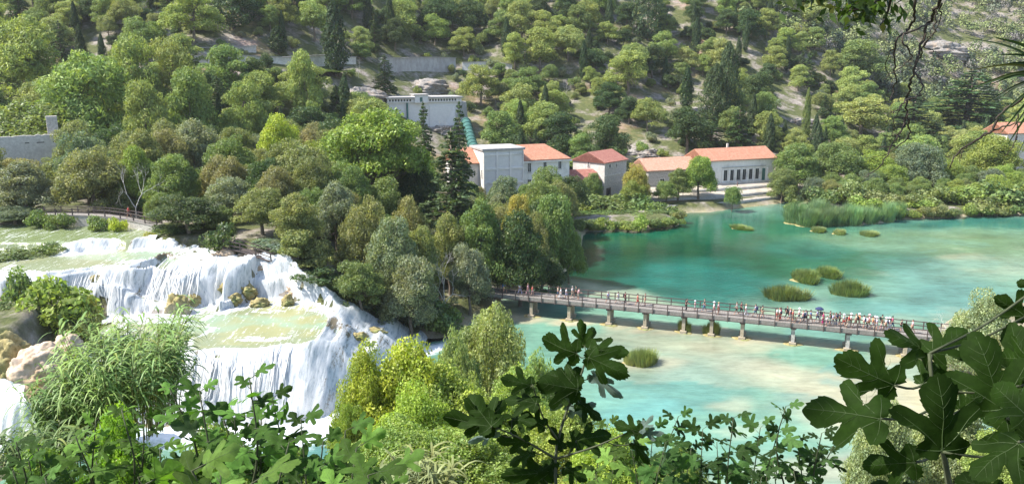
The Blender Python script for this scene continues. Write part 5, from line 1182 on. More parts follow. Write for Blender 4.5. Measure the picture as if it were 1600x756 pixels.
def figure(step, arm, lean=0, armr=None):
    """one pose; feet on z=0, facing +x. step: half stride, arm: forward swing of the arms"""
    armr = -arm if armr is None else armr
    lx = lean
    J = dict(pelvis=(0, 0, .93), chest=(lx * .5, 0, 1.25), neck=(lx * .8, 0, 1.46), chin=(lx * .95 + .02, 0, 1.53), head=(lx + .01, 0, 1.62), crown=(lx, 0, 1.70))
    v = [J['pelvis'], J['chest'], J['neck'], J['chin'], J['head'], J['crown']]; r = [(.125, .155), (.12, .165), (.055, .055), (.07, .065), (.085, .075), (.06, .055)]
    e = [(0, 1), (1, 2), (2, 3), (3, 4), (4, 5)]
    legs = []; arms = []
    for s, ph in ((1, 1), (-1, -1)):
        hip = (0, s * .09, .88); knee = (step * .55 * ph + .05, s * .10, .49); ank = (step * ph - (.05 if ph < 0 else 0), s * .10, .09 + (.05 if ph < 0 and step > .1 else 0)); toe = (ank[0] + .17, s * .12, .035 + (.0 if ph > 0 else .01)); heel = (ank[0] - .02, s * .1, .045)
        b = len(v); v += [hip, knee, ank, toe]; r += [(.088, .088), (.062, .062), (.042, .042), (.035, .042)]; e += [(0, b), (b, b + 1), (b + 1, b + 2), (b + 2, b + 3)]; legs.append([hip, knee, ank])
        a = arm if s > 0 else armr
        sh = (lx * .7, s * .19, 1.40); el = (lx * .7 + a * .14 - .02, s * .235, 1.13); wr = (el[0] + .06 + a * .22, s * .215, .90 + abs(a) * .16); hd = (wr[0] + .04 + a * .05, s * .21, wr[2] - .09 + .08 * a)
        b = len(v); v += [sh, el, wr, hd]; r += [(.058, .058), (.042, .042), (.03, .03), (.035, .022)]; e += [(1, b), (b, b + 1), (b + 1, b + 2), (b + 2, b + 3)]; arms.append([sh, el, wr, hd])
    # short fingers and thumb
    for s, A_ in zip((1, -1), arms):
        hd = np.array(A_[3]); d = hd - np.array(A_[2]); d = d / np.linalg.norm(d)
        hb = v.index(A_[3])
        for k, (o, l) in enumerate(((-.024, .07), (-.008, .08), (.008, .075), (.024, .06))):
            v.append(tuple(hd + d * l + np.array([o, 0, 0]))); r.append((.008, .008)); e.append((hb, len(v) - 1))
        v.append(tuple(hd + d * .02 + np.array([.045, 0, 0]))); r.append((.009, .009)); e.append((hb, len(v) - 1))
    v.append((lx + .115, 0, 1.60)); r.append((.012, .012)); e.append((4, len(v) - 1))          # nose
    for s in (1, -1): v.append((lx, s * .092, 1.61)); r.append((.014, .02)); e.append((4, len(v) - 1))   # ears
    body = skin('body', v, e, r, M['skin'], 1)
    sv = [(0, 0, .92), (lx * .5, 0, 1.24), (lx * .78, 0, 1.43)]; sr = [(.145, .175), (.145, .19), (.085, .10)]; se = [(0, 1), (1, 2)]
    for A_ in arms:
        sh, el = np.array(A_[0]), np.array(A_[1]); b = len(sv); sv += [tuple(sh), tuple(sh * .35 + el * .65)]; sr += [(.075, .075), (.06, .06)]; se += [(1, b), (b, b + 1)]
    shirt = skin('shirt', sv, se, sr, M['cloth'], 1)
    def legcloth(t, nm):
        pv = [(0, 0, .97)]; pr = [(.15, .17)]; pe = []
        for Lg in legs:
            h_, k_, a_ = map(np.array, Lg); b = len(pv); pv.append(tuple(h_)); pr.append((.108, .108)); pe.append((0, b))
            if t <= 1: pv.append(tuple(h_ * (1 - t) + k_ * t)); pr.append((.09, .09)); pe.append((b, b + 1))
            else: pv += [tuple(k_), tuple(k_ * .08 + a_ * .92)]; pr += [(.078, .078), (.06, .06)]; pe += [(b, b + 1), (b + 1, b + 2)]
        return skin(nm, pv, pe, pr, M['cloth'], 1)
    shorts = legcloth(.85, 'shorts'); trousers = legcloth(2, 'trousers')
    hd = np.array(J['head']); bm = bmesh.new(); bmesh.ops.create_uvsphere(bm, u_segments=12, v_segments=9, radius=1)
    bmesh.ops.delete(bm, geom=[q for q in bm.verts if q.co.z < -.25 or (q.co.x > .45 and q.co.z < .35)], context='VERTS')
    for q in bm.verts: q.co = Vector((q.co.x * .112 - .012 + hd[0], q.co.y * .098, q.co.z * .125 + 1.625))
    hair = bpy.data.meshes.new('hair'); bm.to_mesh(hair); bm.free(); hair.materials.append(M['hair'])
    eyes = MB()
    for s in (1, -1): eyes.box(lx + .088, lx + .098, s * .032 - .011, s * .032 + .011, 1.622, 1.634)
    eyes.box(lx + .09, lx + .1, -.022, .022, 1.548, 1.556); ey = mesh('face_features', np.concatenate(eyes.V), eyes.F, M['wood_dark'])
    return dict(body=body, shirt=shirt, shorts=shorts, trousers=trousers, hair=hair, eyes=ey, head=J['head'], lean=lx)
POSES = [figure(.05, .1), figure(.30, .5), figure(.22, -.45), figure(.04, .9, .10, .9)]
def lathe_mesh(name, prof, k, mat):
    V = []; a = np.arange(k) / k * 2 * np.pi
    for r_, z_ in prof: V.append(np.c_[r_ * np.cos(a), r_ * np.sin(a), np.full(k, z_)])
    n = len(prof); F_ = [(i * k + j, i * k + (j + 1) % k, (i + 1) * k + (j + 1) % k, (i + 1) * k + j) for i in range(n - 1) for j in range(k)]
    return mesh(name, np.concatenate(V), F_, mat, True)
HAT = lathe_mesh('hat', [(.001, .10), (.07, .095), (.09, .06), (.10, .0), (.19, -.015), (.19, -.025), (.09, -.01)], 16, M['cloth'])
bm = bmesh.new(); bmesh.ops.create_cube(bm, size=1)
for q in bm.verts: q.co = Vector((q.co.x * .17 - .22, q.co.y * .30 * (1 if q.co.z < 0 else .8), q.co.z * .44 + 1.2))
bmesh.ops.bevel(bm, geom=bm.edges[:], offset=.04, segments=2, affect='EDGES'); PACK = bpy.data.meshes.new('backpack'); bm.to_mesh(PACK); bm.free(); PACK.materials.append(M['cloth'])
def umbrella_me():
    V, F_ = [], []; k = 10; a = np.arange(k) / k * 2 * np.pi; prof = [(.001, .38), (.25, .33), (.5, .16), (.55, .08), (.49, .15), (.25, .31)]
    return lathe_mesh('umbrella_canopy', prof, k, M['cloth'])
UMB = umbrella_me()
CW, CK = (.70, .70, .72), (.02, .02, .025)
cl = dict(white=CW, black=CK, blue=(.06, .16, .42), lavender=(.42, .42, .62), pink=(.68, .38, .42), coral=(.75, .13, .10), red=(.65, .06, .05), navy=(.02, .03, .09), grey=(.25, .26, .28), magenta=(.50, .02, .16), orange=(.75, .28, .12), maroon=(.12, .03, .04), green=(.03, .10, .06), palegreen=(.42, .55, .28), beige=(.5, .42, .32), denim=(.08, .13, .22), tan=(.42, .25, .17))
def person(px, lat, top, bottom, label, kind='shorts', pose=None, face=1, hat=None, pack=None, s=1., hair='black', umb=None, at=None, rz=None):
    if at is None:
        sx_ = bs_(px, 457 + (px - 738) * .0998 , ZD); loc = (b0[0] + bd[0] * sx_ - bd[1] * lat, b0[1] + bd[1] * sx_ + bd[0] * lat, ZD + .01)
    else: loc = at
    Pz = random.choice(POSES[:3]) if pose is None else POSES[pose]
    t = empty('person', loc, (ba + (0 if face > 0 else math.pi) + random.uniform(-.3, .3)) if rz is None else rz, label, 'person', None, s)
    link('body', Pz['body'], t); link('shirt', Pz['shirt'], t, color=cl[top]); link(kind, Pz[kind], t, color=cl[bottom]); h_ = link('hair', Pz['hair'], t, color=dict(black=(.015, .012, .01), brown=(.09, .05, .03), blond=(.42, .30, .15), grey=(.35, .34, .33))[hair]); link('face_features', Pz['eyes'], t)
    if hat: link('hat', HAT, t, loc=(Pz['lean'], 0, 1.70), color=cl[hat])
    if pack: link('backpack', PACK, t, color=cl[pack])
    if umb:
        link('umbrella_canopy', UMB, t, loc=(.15, .1, 1.65), color=cl[umb]); MB().tube([(.2, .2, .95), (.15, .1, 2.0)], .012, 6).build('umbrella_shaft', M['metal_grey'], t)
    return t
PEOPLE = [
 (777, 1.6, 'grey', 'white', 'small child in grey near the wooded end of the bridge', dict(s=.68)),
 (785, 1.0, 'blue', 'beige', 'person in a blue shirt with a blue backpack near the wooded bridge end', dict(pack='blue', pose=1)),
 (808, 1.2, 'white', 'lavender', 'person in white walking above the first stretch of the bridge', dict(kind='trousers', pose=1)),
 (820, 1.4, 'pink', 'pink', 'person in pale pink beside the one in coral at the wooded end', dict(kind='trousers', hair='blond')),
 (828, 1.1, 'coral', 'pink', 'person in coral walking just past the first visible pier', dict(s=.9, hair='brown')),
 (867, 1.5, 'beige', 'denim', 'person in beige at the left of the group between second and third pier', {}),
 (873, 1.0, 'white', 'white', 'person all in white left of the one with the black bag', dict(kind='trousers')),
 (881, 1.2, 'white', 'lavender', 'person in white carrying a black backpack above the third pier', dict(pack='black')),
 (888, 2.1, 'white', 'beige', 'tall person in white at the far rail above the third pier', dict(hair='grey')),
 (893, 2.4, 'green', 'black', 'person in dark green at the far rail', {}),
 (899, 1.5, 'pink', 'beige', 'person in dull pink leaning forward just right of the third pier', dict(pose=3)),
 (947, 1.2, 'lavender', 'grey', 'person in lavender above the fourth pier', dict(hair='grey')),
 (961, 1.9, 'white', 'white', 'person in white at the far rail right of the fourth pier', dict(s=.92)),
 (973, 1.6, 'maroon', 'black', 'person in maroon with a dark bag between fourth and fifth pier', dict(pack='black', kind='trousers')),
 (993, 1.4, 'coral', 'coral', 'person in coral with dark hair midway along the bridge', dict(pose=1)),
 (1004, 1.9, 'black', 'tan', 'person in a black top just before the fifth pier', {}),
 (1070, 1.2, 'black', 'black', 'person all in black above the sixth pier', dict(kind='trousers', pose=3)),
 (1083, 1.8, 'pink', 'white', 'small person in pink right of the one all in black', dict(s=.8, hat='white')),
 (1098, 1.9, 'black', 'denim', 'person in black top and jeans between sixth and seventh pier', dict(kind='trousers')),
 (1114, .9, 'white', 'pink', 'person with a white sun hat above the seventh pier', dict(hat='white')),
 (1121, 1.0, 'pink', 'red', 'person in pink and red holding on beside the white sun hat', dict(hair='blond')),
 (1149, 1.8, 'grey', 'black', 'person in dark grey before the eighth pier', dict(pose=2)),
 (1156, 2.1, 'maroon', 'black', 'person in maroon at the far rail before the eighth pier', {}),
 (1164, 1.3, 'white', 'white', 'person in white shirt above the eighth pier', dict(kind='trousers', hair='blond')),
 (1179, 1.6, 'lavender', 'denim', 'person in pale lavender with a dark bag right of the eighth pier', dict(pack='navy')),
 (1190, 1.4, 'green', 'tan', 'person in dark green shirt and tan shorts', dict(pose=2)),
 (1213, 1.0, 'white', 'red', 'person in white with red shorts beside the coral dress', dict(pose=0)),
 (1219, 1.2, 'coral', 'coral', 'dark-haired person in coral before the stone ninth pier', dict(kind='trousers', pose=0)),
 (1234, 1.3, 'pink', 'white', 'person in pink above the ninth pier', dict(hair='blond', pack='black')),
 (1242, .8, 'palegreen', 'palegreen', 'child in pale green above the ninth pier', dict(s=.66)),
 (1248, 1.7, 'white', 'grey', 'person in white with a white hat near the ninth pier', dict(hat='white')),
 (1258, 1.2, 'white', 'black', 'person in white top and black trousers', dict(kind='trousers', pose=1)),
 (1277, 1.9, 'lavender', 'denim', 'person under a dark blue-grey umbrella', dict(umb='navy')),
 (1286, 1.0, 'magenta', 'magenta', 'person in magenta dress', dict(kind='trousers', pose=0)),
 (1291, .7, 'white', 'pink', 'person in white crouching close beside the magenta dress', dict(s=.8, pose=3)),
 (1297, 1.8, 'black', 'grey', 'person in black behind the magenta dress', dict(hair='brown')),
 (1307, 1.2, 'navy', 'denim', 'person in navy leaning on the rail', dict(pose=3, kind='trousers')),
 (1312, 1.7, 'navy', 'black', 'tall person in navy at the far side', dict(pack='black')),
 (1318, .9, 'white', 'red', 'person in white shirt and bright red shorts', dict(pose=1, hat='white')),
 (1322, 1.3, 'red', 'red', 'child in red beside the bright red shorts', dict(s=.72)),
 (1330, 1.5, 'white', 'black', 'person in white top and black shorts with a white hat', dict(hat='white')),
 (1350, 1.3, 'white', 'beige', 'lone dark-haired person in white above the tenth pier', dict(pose=0)),
 (1359, 1.8, 'pink', 'orange', 'person in pink with a pink hat in the group near the fig leaves', dict(hat='pink')),
 (1364, 1.2, 'orange', 'white', 'person in orange in the group near the fig leaves', dict(hair='brown')),
 (1370, 1.0, 'lavender', 'white', 'person in lavender white with a white hat near the fig leaves', dict(hat='white')),
 (1377, .9, 'pink', 'pink', 'child in pink near the fig leaves', dict(s=.65, hair='blond')),
 (1390, 1.3, 'white', 'white', 'person all in white with a white hat right before the fig leaves', dict(hat='white', kind='trousers')),
 (1410, 1.9, 'black', 'black', 'person in black bending at the far right of the bridge', dict(pose=3, s=.85)),
 (1427, 1.3, 'pink', 'tan', 'person in dusty pink at the far right end of the bridge', dict(pose=1)),
]
for i, (px, lat, a, b, lab, kw) in enumerate(PEOPLE): person(px, lat, a, b, lab, face=1 if i % 3 else -1, **kw)
rp = random.Random(5); TOPS = ['white', 'black', 'coral', 'pink', 'blue', 'navy', 'lavender', 'red', 'beige', 'orange', 'white', 'grey', 'green', 'white', 'magenta']
WH = ['just left of the ninth pier', 'between ninth and tenth pier', 'right of the tenth pier']
used = set()
for i, px in enumerate((1217, 1229, 1238, 1254, 1266, 1282, 1301, 1326, 1338, 1343, 1355, 1367, 1380, 1385, 1396)):
    tp = TOPS[i]; bt_ = rp.choice(['black', 'white', 'denim', 'beige', 'tan', 'grey']); wh = WH[0] if px < 1238 else WH[1] if px < 1322 else WH[2]
    person(px, rp.uniform(.6, 2.3), tp, bt_, f'person in {tp} top and {bt_} bottoms in the crowd {wh}', face=rp.choice((1, 0)), kind=rp.choice(('shorts', 'trousers')), hair=rp.choice(('black', 'brown', 'blond')), hat=rp.choice((None, None, 'white')), pack=rp.choice((None, 'black', 'navy')))
q = on_z(197, 342, 13.6); person(0, 0, 'red', 'maroon', 'person in red on the timber walkway at the left', at=(q[0], q[1] + .9, 13.52), rz=.2, pose=1)
for i, (px, py, a, b, lab) in enumerate(((1093, 292, 'white', 'white', 'person in white under the trees before the workshop'), (1106, 291, 'lavender', 'grey', 'person in lavender standing right of the one in white on the quay path'), (1152, 287, 'navy', 'black', 'person in navy on the terrace of the white hall'))):
    q = on_z(px, py + 6, 2.75 if i < 2 else 3.3); person(0, 0, a, b, lab, at=tuple(q), rz=i * 1.3, pose=0)
# ================================================================ NEAR TREES AND BUSHES ON THE SLOPE BELOW THE VIEWER
def crown_near(seed, per=800, leaf=.17, nn=80, **k): return crown_broad(seed, per=per, leaf=leaf, nn=nn, lumps=.66, **k)
KM['near'] = [crown_near(301), crown_near(302), crown_near(303, per=620, leaf=.20)]; KH['near'] = 9.8; KR['near'] = 5; NAME['near'] = 'leafy_tree'; CAT['near'] = 'tree'
KM['willow'] = [crown_broad(311, per=900, leaf=.17, nn=90, lumps=.6)]; KH['willow'] = 9.8; KR['willow'] = 5; NAME['willow'] = 'willow_tree'; CAT['willow'] = 'willow'
for k, px, tp, wd, Y, c, lab in [
  ('willow', 765, 456, 176, 60, (.20, .25, .10), 'light green willow in front of the left end of the footbridge'),
  ('willow', 712, 500, 110, 52, (.18, .23, .085), 'lower willow left of the taller light green one'),
  ('near', 630, 514, 190, 37, (.25, .31, .045), 'yellow-green tree in front of the right end of the lower waterfall'),
  ('near', 566, 532, 120, 36, (.22, .28, .05), 'leafy green bush left of the yellow-green tree by the lower falls'),
  ('near', 705, 545, 130, 44, (.19, .25, .07), 'light green bush between the yellow-green tree and the willow'),
  ('near', 660, 575, 150, 40, (.20, .26, .065), 'light green bush low in the thicket below the rapids'),
  ('near', 840, 530, 90, 52, (.19, .25, .085), 'light green bush at the right foot of the willow'),
  ('near', 650, 600, 170, 31, (.21, .28, .055), 'rounded bush right below the yellow-green tree'),
  ('near', 540, 600, 70, 35, (.15, .22, .05), 'thin green tree standing before the foam of the lower waterfall'),
  ('near', 690, 560, 170, 36, (.20, .27, .06), 'bushy green tree in the middle of the slope below the willows'),
  ('near', 800, 570, 150, 38, (.21, .28, .07), 'light green bush right behind the fig branch'),
  ('near', 880, 620, 150, 34, (.19, .26, .06), 'low light green bush at the water behind the fig stem'),
  ('near', 620, 640, 200, 24, (.17, .24, .06), 'leafy bush filling the lower middle left of the fig branch'),
  ('near', 740, 660, 200, 24, (.15, .22, .05), 'leafy bush below the fig branch'),
  ('near', 960, 665, 150, 24, (.20, .27, .05), 'yellow-green bush below the right arm of the fig branch'),
  ('near', 1060, 690, 130, 20, (.12, .19, .04), 'green bush under the dark fig shoots'),
  ('near', 175, 630, 170, 14, (.16, .26, .03), 'fresh green bush at the foot of the giant reeds'),
  ('near', 330, 655, 200, 13, (.12, .20, .035), 'green bush between the reeds and the fig shrub'),
  ('near', 60, 690, 190, 12, (.10, .18, .035), 'dark green bush in the bottom left corner'),
  ('near', 450, 690, 190, 13, (.13, .20, .04), 'green bush below the waterfall pool behind the fig leaves'),
  ('near', 1400, 620, 150, 44, (.20, .23, .13), 'pale dusty bush on the sandy shore behind the big fig leaves'),
  ('near', 1510, 590, 190, 47, (.19, .23, .11), 'large pale bush behind the right-hand fig leaves'),
  ('near', 1580, 660, 160, 38, (.20, .27, .07), 'yellow-green bush in the bottom right corner'),
  ('near', 1550, 452, 150, 76, (.20, .23, .13), 'pale grey-green bush at the right end of the bridge'),
  ('near', 1600, 500, 120, 72, (.19, .22, .12), 'pale bush behind the topmost fig leaf'),
  ('near', 1480, 520, 100, 84, (.25, .26, .19), 'whitish bush where the bridge meets the right bank')]:
    tree_px(k, px, tp, wd * (1.35 if 500 < px < 1000 and k == 'near' else 1.15), Y, cv(tuple(q * .92 for q in c), .03), lab, sink=.3)
M['bark_pale'] = surf('bleached_bark', (.50, .48, .45), (.68, .66, .62), 5, .9, .3, .02)
BARES.append(bare_mesh(130, M['bark_pale'], 10, 6, .12, .7))
for px, tp, wd, Y, lab in ((1497, 488, 90, 82, 'bleached leafless bush at the right end of the bridge'), (1540, 470, 90, 80, 'bleached leafless bush beside the pale grey-green one')): tree_px('bare', px, tp, wd, Y, None, lab, var=3)
# giant reeds
def cane_clump(seed, n, H, rad, leafL, leafw, nl=13, lean=(0, 0)):
    rg = np.random.default_rng(seed); V = []; F_ = []; c0 = 0; mb = MB()
    for i in range(n):
        a = rg.random() * 6.283; r = rad * math.sqrt(rg.random()); b = np.array([r * math.cos(a), r * math.sin(a), 0.]); h = H * rg.uniform(.55, 1.08); o = np.array([math.cos(a) * .35 + lean[0], math.sin(a) * .35 + lean[1], 0]) * rg.uniform(.3, 1.3)
        P = np.array([b + np.array([0, 0, h * t]) * (1 - .12 * t) + o * h * .55 * t ** 1.8 for t in np.linspace(0, 1, 7)]); mb.tube(P, np.linspace(.016, .005, 7), 4, cap=False)
        for j in range(nl):
            t = .28 + .72 * (j + rg.random()) / nl; p = np.array([np.interp(t, np.linspace(0, 1, 7), P[:, k]) for k in range(3)]); az = rg.random() * 6.283; L = leafL * rg.uniform(.6, 1.2); up = rg.uniform(.35, .9); d = np.array([math.cos(az), math.sin(az), 0]); s = np.array([-math.sin(az), math.cos(az), 0]); seg = 6
            for q in range(seg + 1):
                u = q / seg; c = p + d * L * u * (.85 - .1 * u) + np.array([0, 0, L * (up * u - (up * .55 + .45) * u * u)]); ww = leafw * .5 * (1 - u) ** .7 * min(1, .35 + u * 4); V += [c - s * ww, c + s * ww + (0, 0, ww * .3)]
            F_ += [(c0 + 2 * q, c0 + 2 * q + 1, c0 + 2 * q + 3, c0 + 2 * q + 2) for q in range(seg)]; c0 += 2 * seg + 2
    return mesh('blades', V, np.array(F_), M['reed']), mesh('canes', np.concatenate(mb.V), mb.F, M['reed'], True)
def canes(px, py, Y, seed, n, H, rad, color, label, **k):
    p = on_y(px, py, Y); a, b = cane_clump(seed, n, H, rad, .85, .055, **k); t = empty('giant_reed', (p[0], Y, p[2]), 0, label, 'giant reed'); link('blades', a, t, color=color); link('canes', b, t, color=(.25, .27, .12)); return t
canes(198, 668, 17.5, 401, 150, 2.9, 1.1, (.21, .33, .10), 'tall clump of giant reeds with arching blades in front of the waterfalls', lean=(.12, 0))
canes(122, 690, 17., 402, 80, 1.7, .75, (.17, .27, .08), 'lower clump of giant reeds left of the tall one')
canes(228, 640, 18.5, 403, 70, 2.4, .8, (.22, .32, .11), 'paler giant reeds leaning right of the tall clump', lean=(.25, 0))
canes(75, 748, 14, 404, 40, 1.1, .6, (.12, .19, .06), 'shaded reeds at the left edge below the small cascade')
canes(655, 785, 14, 405, 26, 1.0, .7, (.24, .28, .12), 'pale dry reeds at the bottom below the leafy bush')
# ================================================================ FIG LEAVES
def leaf_outline(rg, depth=1.):
    H_ = [(0, .02), (.07, -.09), (.18, -.12), (.31, -.06), (.40, .05), (.36, .13), (.25, .17), (.19, .235), (.29, .30), (.47, .37), (.60, .47), (.61, .57), (.52, .63), (.38, .60), (.23, .52), (.145, .475), (.18, .58), (.26, .70), (.27, .83), (.19, .93), (.09, 1.01), (0, 1.05)]
    L_ = []
    for sgn in (1, -1):
        j = [rg.uniform(.88, 1.12) for _ in range(3)]; P = []
        for i, (x, y) in enumerate(H_):
            kx = j[0] if i < 7 else j[1] if i < 15 else j[2]; cx, cy = 0, .3
            if i in (6, 7, 8): x = x * (1 + (1 - depth) * .5)
            if i in (14, 15, 16): x = x * (1 + (1 - depth) * .9)
            P.append((sgn * x * kx, y * (1 + (kx - 1) * .3)))
        P = np.array(P); t = np.arange(len(P)); tt = np.linspace(0, len(P) - 1, 64); Q_ = np.c_[np.interp(tt, t, P[:, 0]), np.interp(tt, t, P[:, 1])]
        Qs = Q_.copy(); Qs[1:-1] = (Q_[:-2] + Q_[1:-1] * 2 + Q_[2:]) / 4; n_ = (np.abs((tt * 1.7) % 1 - .5) - .25) * .05 + np.sin(tt * 7.1 + rg.random() * 6) * .016 + np.sin(tt * 3.3 + rg.random() * 6) * .012
        c = Qs - [0, .3]; c /= np.linalg.norm(c, axis=1)[:, None] + 1e-6; Qs[2:-2] += (c * n_[:, None])[2:-2]; L_.append(Qs)
    return np.concatenate([L_[0], L_[1][::-1][1:-1]])
def fig_leaf(seed, depth=1., cup=.25, droop=.3):
    rg = np.random.default_rng(seed); O = leaf_outline(rg, depth); n = len(O); c = np.array([0, .3]); rings = (.0, .22, .44, .66, .84, 1.); pts = [c[None]]
    for r_ in rings[1:]: pts.append(c + (O - c) * r_)
    P = np.concatenate(pts); F_ = [(0, 1 + i, 1 + (i + 1) % n) for i in range(n)]
    for k in range(len(rings) - 2):
        a = 1 + k * n; F_ += [(a + i, a + n + i, a + n + (i + 1) % n, a + (i + 1) % n) for i in range(n)]
    wv = rg.random(4) * 6
    def z(p):
        x, y = p[:, 0], p[:, 1]; return -cup * np.abs(x) ** 1.3 * .6 - droop * np.clip(y - .2, 0, 9) ** 2 + .035 * np.sin(x * 9 + wv[0]) * np.sin(y * 7 + wv[1]) + .05 * np.cos(np.arctan2(x, y - .1) * 5) * np.hypot(x, y - .2)
    V = np.c_[P, z(P)]; mi = [0] * len(F_)
    # raised pale veins on both faces
    vs = [[(0, -.02), (0, .5), (0, 1.0)], [(0, .02), (.30, .33), (.55, .55)], [(0, .02), (-.30, .33), (-.55, .55)], [(0, .01), (.2, .02), (.38, .06)], [(0, .01), (-.2, .02), (-.38, .06)]]
    for s in (1, -1):
        for y in (.3, .45, .6, .75): vs.append([(0, y), (s * .09, y + .07), (s * .18, y + .17)])
        for t in (.4, .65): vs.append([(s * .55 * t, .02 + .53 * t), (s * (.55 * t + .13), .02 + .53 * t), (s * (.55 * t + .2), .06 + .53 * t)])
    nv = len(V); Vs = [V]; 
    for q in vs:
        p2 = curve3([(a, b, 0) for a, b in q], 4)[:, :2]; w2 = (.008 if len(Vs) < 6 else .0028) * np.linspace(1, .3, len(p2)); Pz = np.c_[p2, z(p2)]
        T, f = tube(Pz, w2, 4, False); Vs.append(T); F_ += [tuple(i + nv for i in g_) for g_ in f]; mi += [1] * len(f); nv += len(T)
    return np.concatenate(Vs), F_, mi
m, nt, bs, out = new_mat('fig_leaf'); oi = N(nt, 'ObjectInfo'); ge = N(nt, 'NewGeometry'); n_ = noise(nt, 60, 4, .6); r = ramp(nt, [(.3, .8), (.7, 1.2)], n_.outputs[0]); at = N(nt, 'Attribute', attribute_name='tint')
c = mix(nt, at.outputs['Color'], r.outputs[0], 1., 'MULTIPLY'); und = mix(nt, c, (.12, .16, .12), .25); c2 = mix(nt, c, und, ge.outputs['Backfacing'])
nt.links.new(c2, bs.inputs['Base Color']); bs.inputs['Roughness'].default_value = .65; bs.inputs['Specular IOR Level'].default_value = .05; bump(nt, n_.outputs[0], .4, .002, bs)
tr = N(nt, 'BsdfTranslucent'); c3 = mix(nt, c, (1.2, 1.5, .35), 1., 'MULTIPLY'); nt.links.new(c3, tr.inputs[0]); mx = N(nt, 'MixShader'); mx.inputs[0].default_value = .34; nt.links.new(bs.outputs[0], mx.inputs[1]); nt.links.new(tr.outputs[0], mx.inputs[2]); nt.links.new(mx.outputs[0], out.inputs[0]); M['fig'] = m
M['fig_stem'] = surf('fig_stem', (.035, .045, .02), (.07, .08, .04), 30, .7, .2, .004)
M['fig_vein'] = surf('leaf_vein', (.03, .055, .015), (.055, .085, .025), 20, .6, 0)
FL = [fig_leaf(500 + i, rgd, cu, dr) for i, (rgd, cu, dr) in enumerate(((1, .25, .25), (1, .35, .15), (1, .1, .35), (.8, .3, .2), (1, .5, .3), (.75, .2, .1), (1, .3, .45), (.6, .35, .25)))]
class Leafy:
    def __init__(s): s.V = []; s.F = []; s.M = []; s.T = []; s.n = 0; s.mb = MB()
    def leaf(s, B, T, nrm, wd=1., var=None, tint=(.06, .11, .025)):
        B = np.asarray(B, float); T = np.asarray(T, float); y = T - B; L = np.linalg.norm(y); y /= L; nrm = np.asarray(nrm, float); x = np.cross(y, nrm); x /= np.linalg.norm(x); z = np.cross(x, y); V, F_, mi = FL[random.randrange(len(FL)) if var is None else var]
        W_ = B + L * .92 * (V[:, :1] * wd * x + V[:, 1:2] * y + V[:, 2:3] * z); s.V.append(W_); s.F += [tuple(i + s.n for i in f) for f in F_]; s.M += mi; s.n += len(W_); k = random.uniform(.8, 1.2); s.T.append(np.tile(np.array(tint) * k, (len(W_), 1)))
    def build(s, name, loc, label, cat, stem=None):
        t = empty(name, tuple(loc), 0, label, cat); o = np.asarray(loc, float)
        link('leaves', mesh('leaves', np.concatenate(s.V) - o, s.F, [M['fig'], M['fig_vein']], True, attrs={'tint': np.concatenate(s.T)}, mi=s.M), t)
        s.mb.V = [v - o for v in s.mb.V]; s.mb.build('stem', stem or M['fig_stem'], t, True); return t
def at(px, py, D): d = ray(px, py); return d / np.linalg.norm(d) * D + (0, 0, CZ)
def facing(p, j=.3, up=.0):
    d = np.array([0, 0, CZ]) - p; d /= np.linalg.norm(d); return d + np.array([0, 0, up]) + np.random.default_rng(int(abs(p[0]) * 1e5) % 9999).normal(size=3) * j
def petiole(lf, stem, B, r=.0022):
    S_ = np.asarray(stem); d = np.linalg.norm(S_ - B, axis=1) + np.maximum(0, S_[:, 2] - B[2]) * 3; s = S_[d.argmin()]; lf.mb.tube(curve3([s, (s + B) / 2 + (0, 0, -.01), B], 4), r, 5)
DG = (.015, .033, .005)  # near leaf tint darkened: shade from overhead put into the colour
lf = Leafy(); st = curve3([at(1492, 860, 1.6), at(1480, 740, 1.58), at(1462, 650, 1.56), at(1452, 552, 1.55)], 8); lf.mb.tube(st, np.linspace(.0065, .003, len(st)), 8)
st2 = curve3([at(1600, 860, 1.5), at(1612, 740, 1.48), at(1618, 640, 1.46), at(1625, 500, 1.46)], 8); lf.mb.tube(st2, np.linspace(.007, .004, len(st2)), 8); S_all = np.concatenate([st, st2])
for b, t, D, dt, w_, v in [((1398, 602), (1296, 556), 1.50, -.03, 1.05, 0), ((1377, 654), (1240, 632), 1.42, .03, .95, 1), ((1474, 706), (1472, 572), 1.38, -.03, 1.15, 3), ((1430, 722), (1334, 728), 1.45, .02, 1.0, 5), ((1452, 556), (1392, 506), 1.62, -.06, 1.1, 6),
    ((1456, 552), (1518, 508), 1.60, .02, 1.25, 4), ((1566, 640), (1524, 508), 1.50, -.02, 1.0, 2), ((1606, 600), (1572, 490), 1.62, .03, .9, 0), ((1603, 494), (1546, 458), 1.70, 0, 1.2, 5), ((1592, 690), (1508, 748), 1.34, -.02, 1.2, 3), ((1606, 650), (1540, 590), 1.40, .04, 1.2, 7),
    ((1572, 650), (1590, 748), 1.46, .0, 1.1, 1), ((1612, 560), (1545, 560), 1.55, .05, 1.1, 6), ((1560, 770), (1486, 742), 1.5, 0, 1.2, 2), ((1420, 765), (1352, 752), 1.55, 0, 1.1, 4), ((1500, 640), (1540, 610), 1.6, .03, 1.3, 3), ((1440, 600), (1478, 560), 1.66, .0, 1.2, 7), ((1610, 720), (1600, 640), 1.4, 0, 1.3, 5), ((1620, 450), (1585, 440), 1.7, 0, 1.1, 2)]:
    B = at(*b, D); T = at(*t, D + dt); T = B + (T - B) * .93; lf.leaf(B, T, facing(B, .38, .30), w_ * .9, v, DG); petiole(lf, S_all, B)
lf.build('fig_branch', at(1492, 860, 1.6), 'large dark fig leaves close to the viewer at the lower right', 'fig branch')
lf = Leafy(); D0 = 2.65
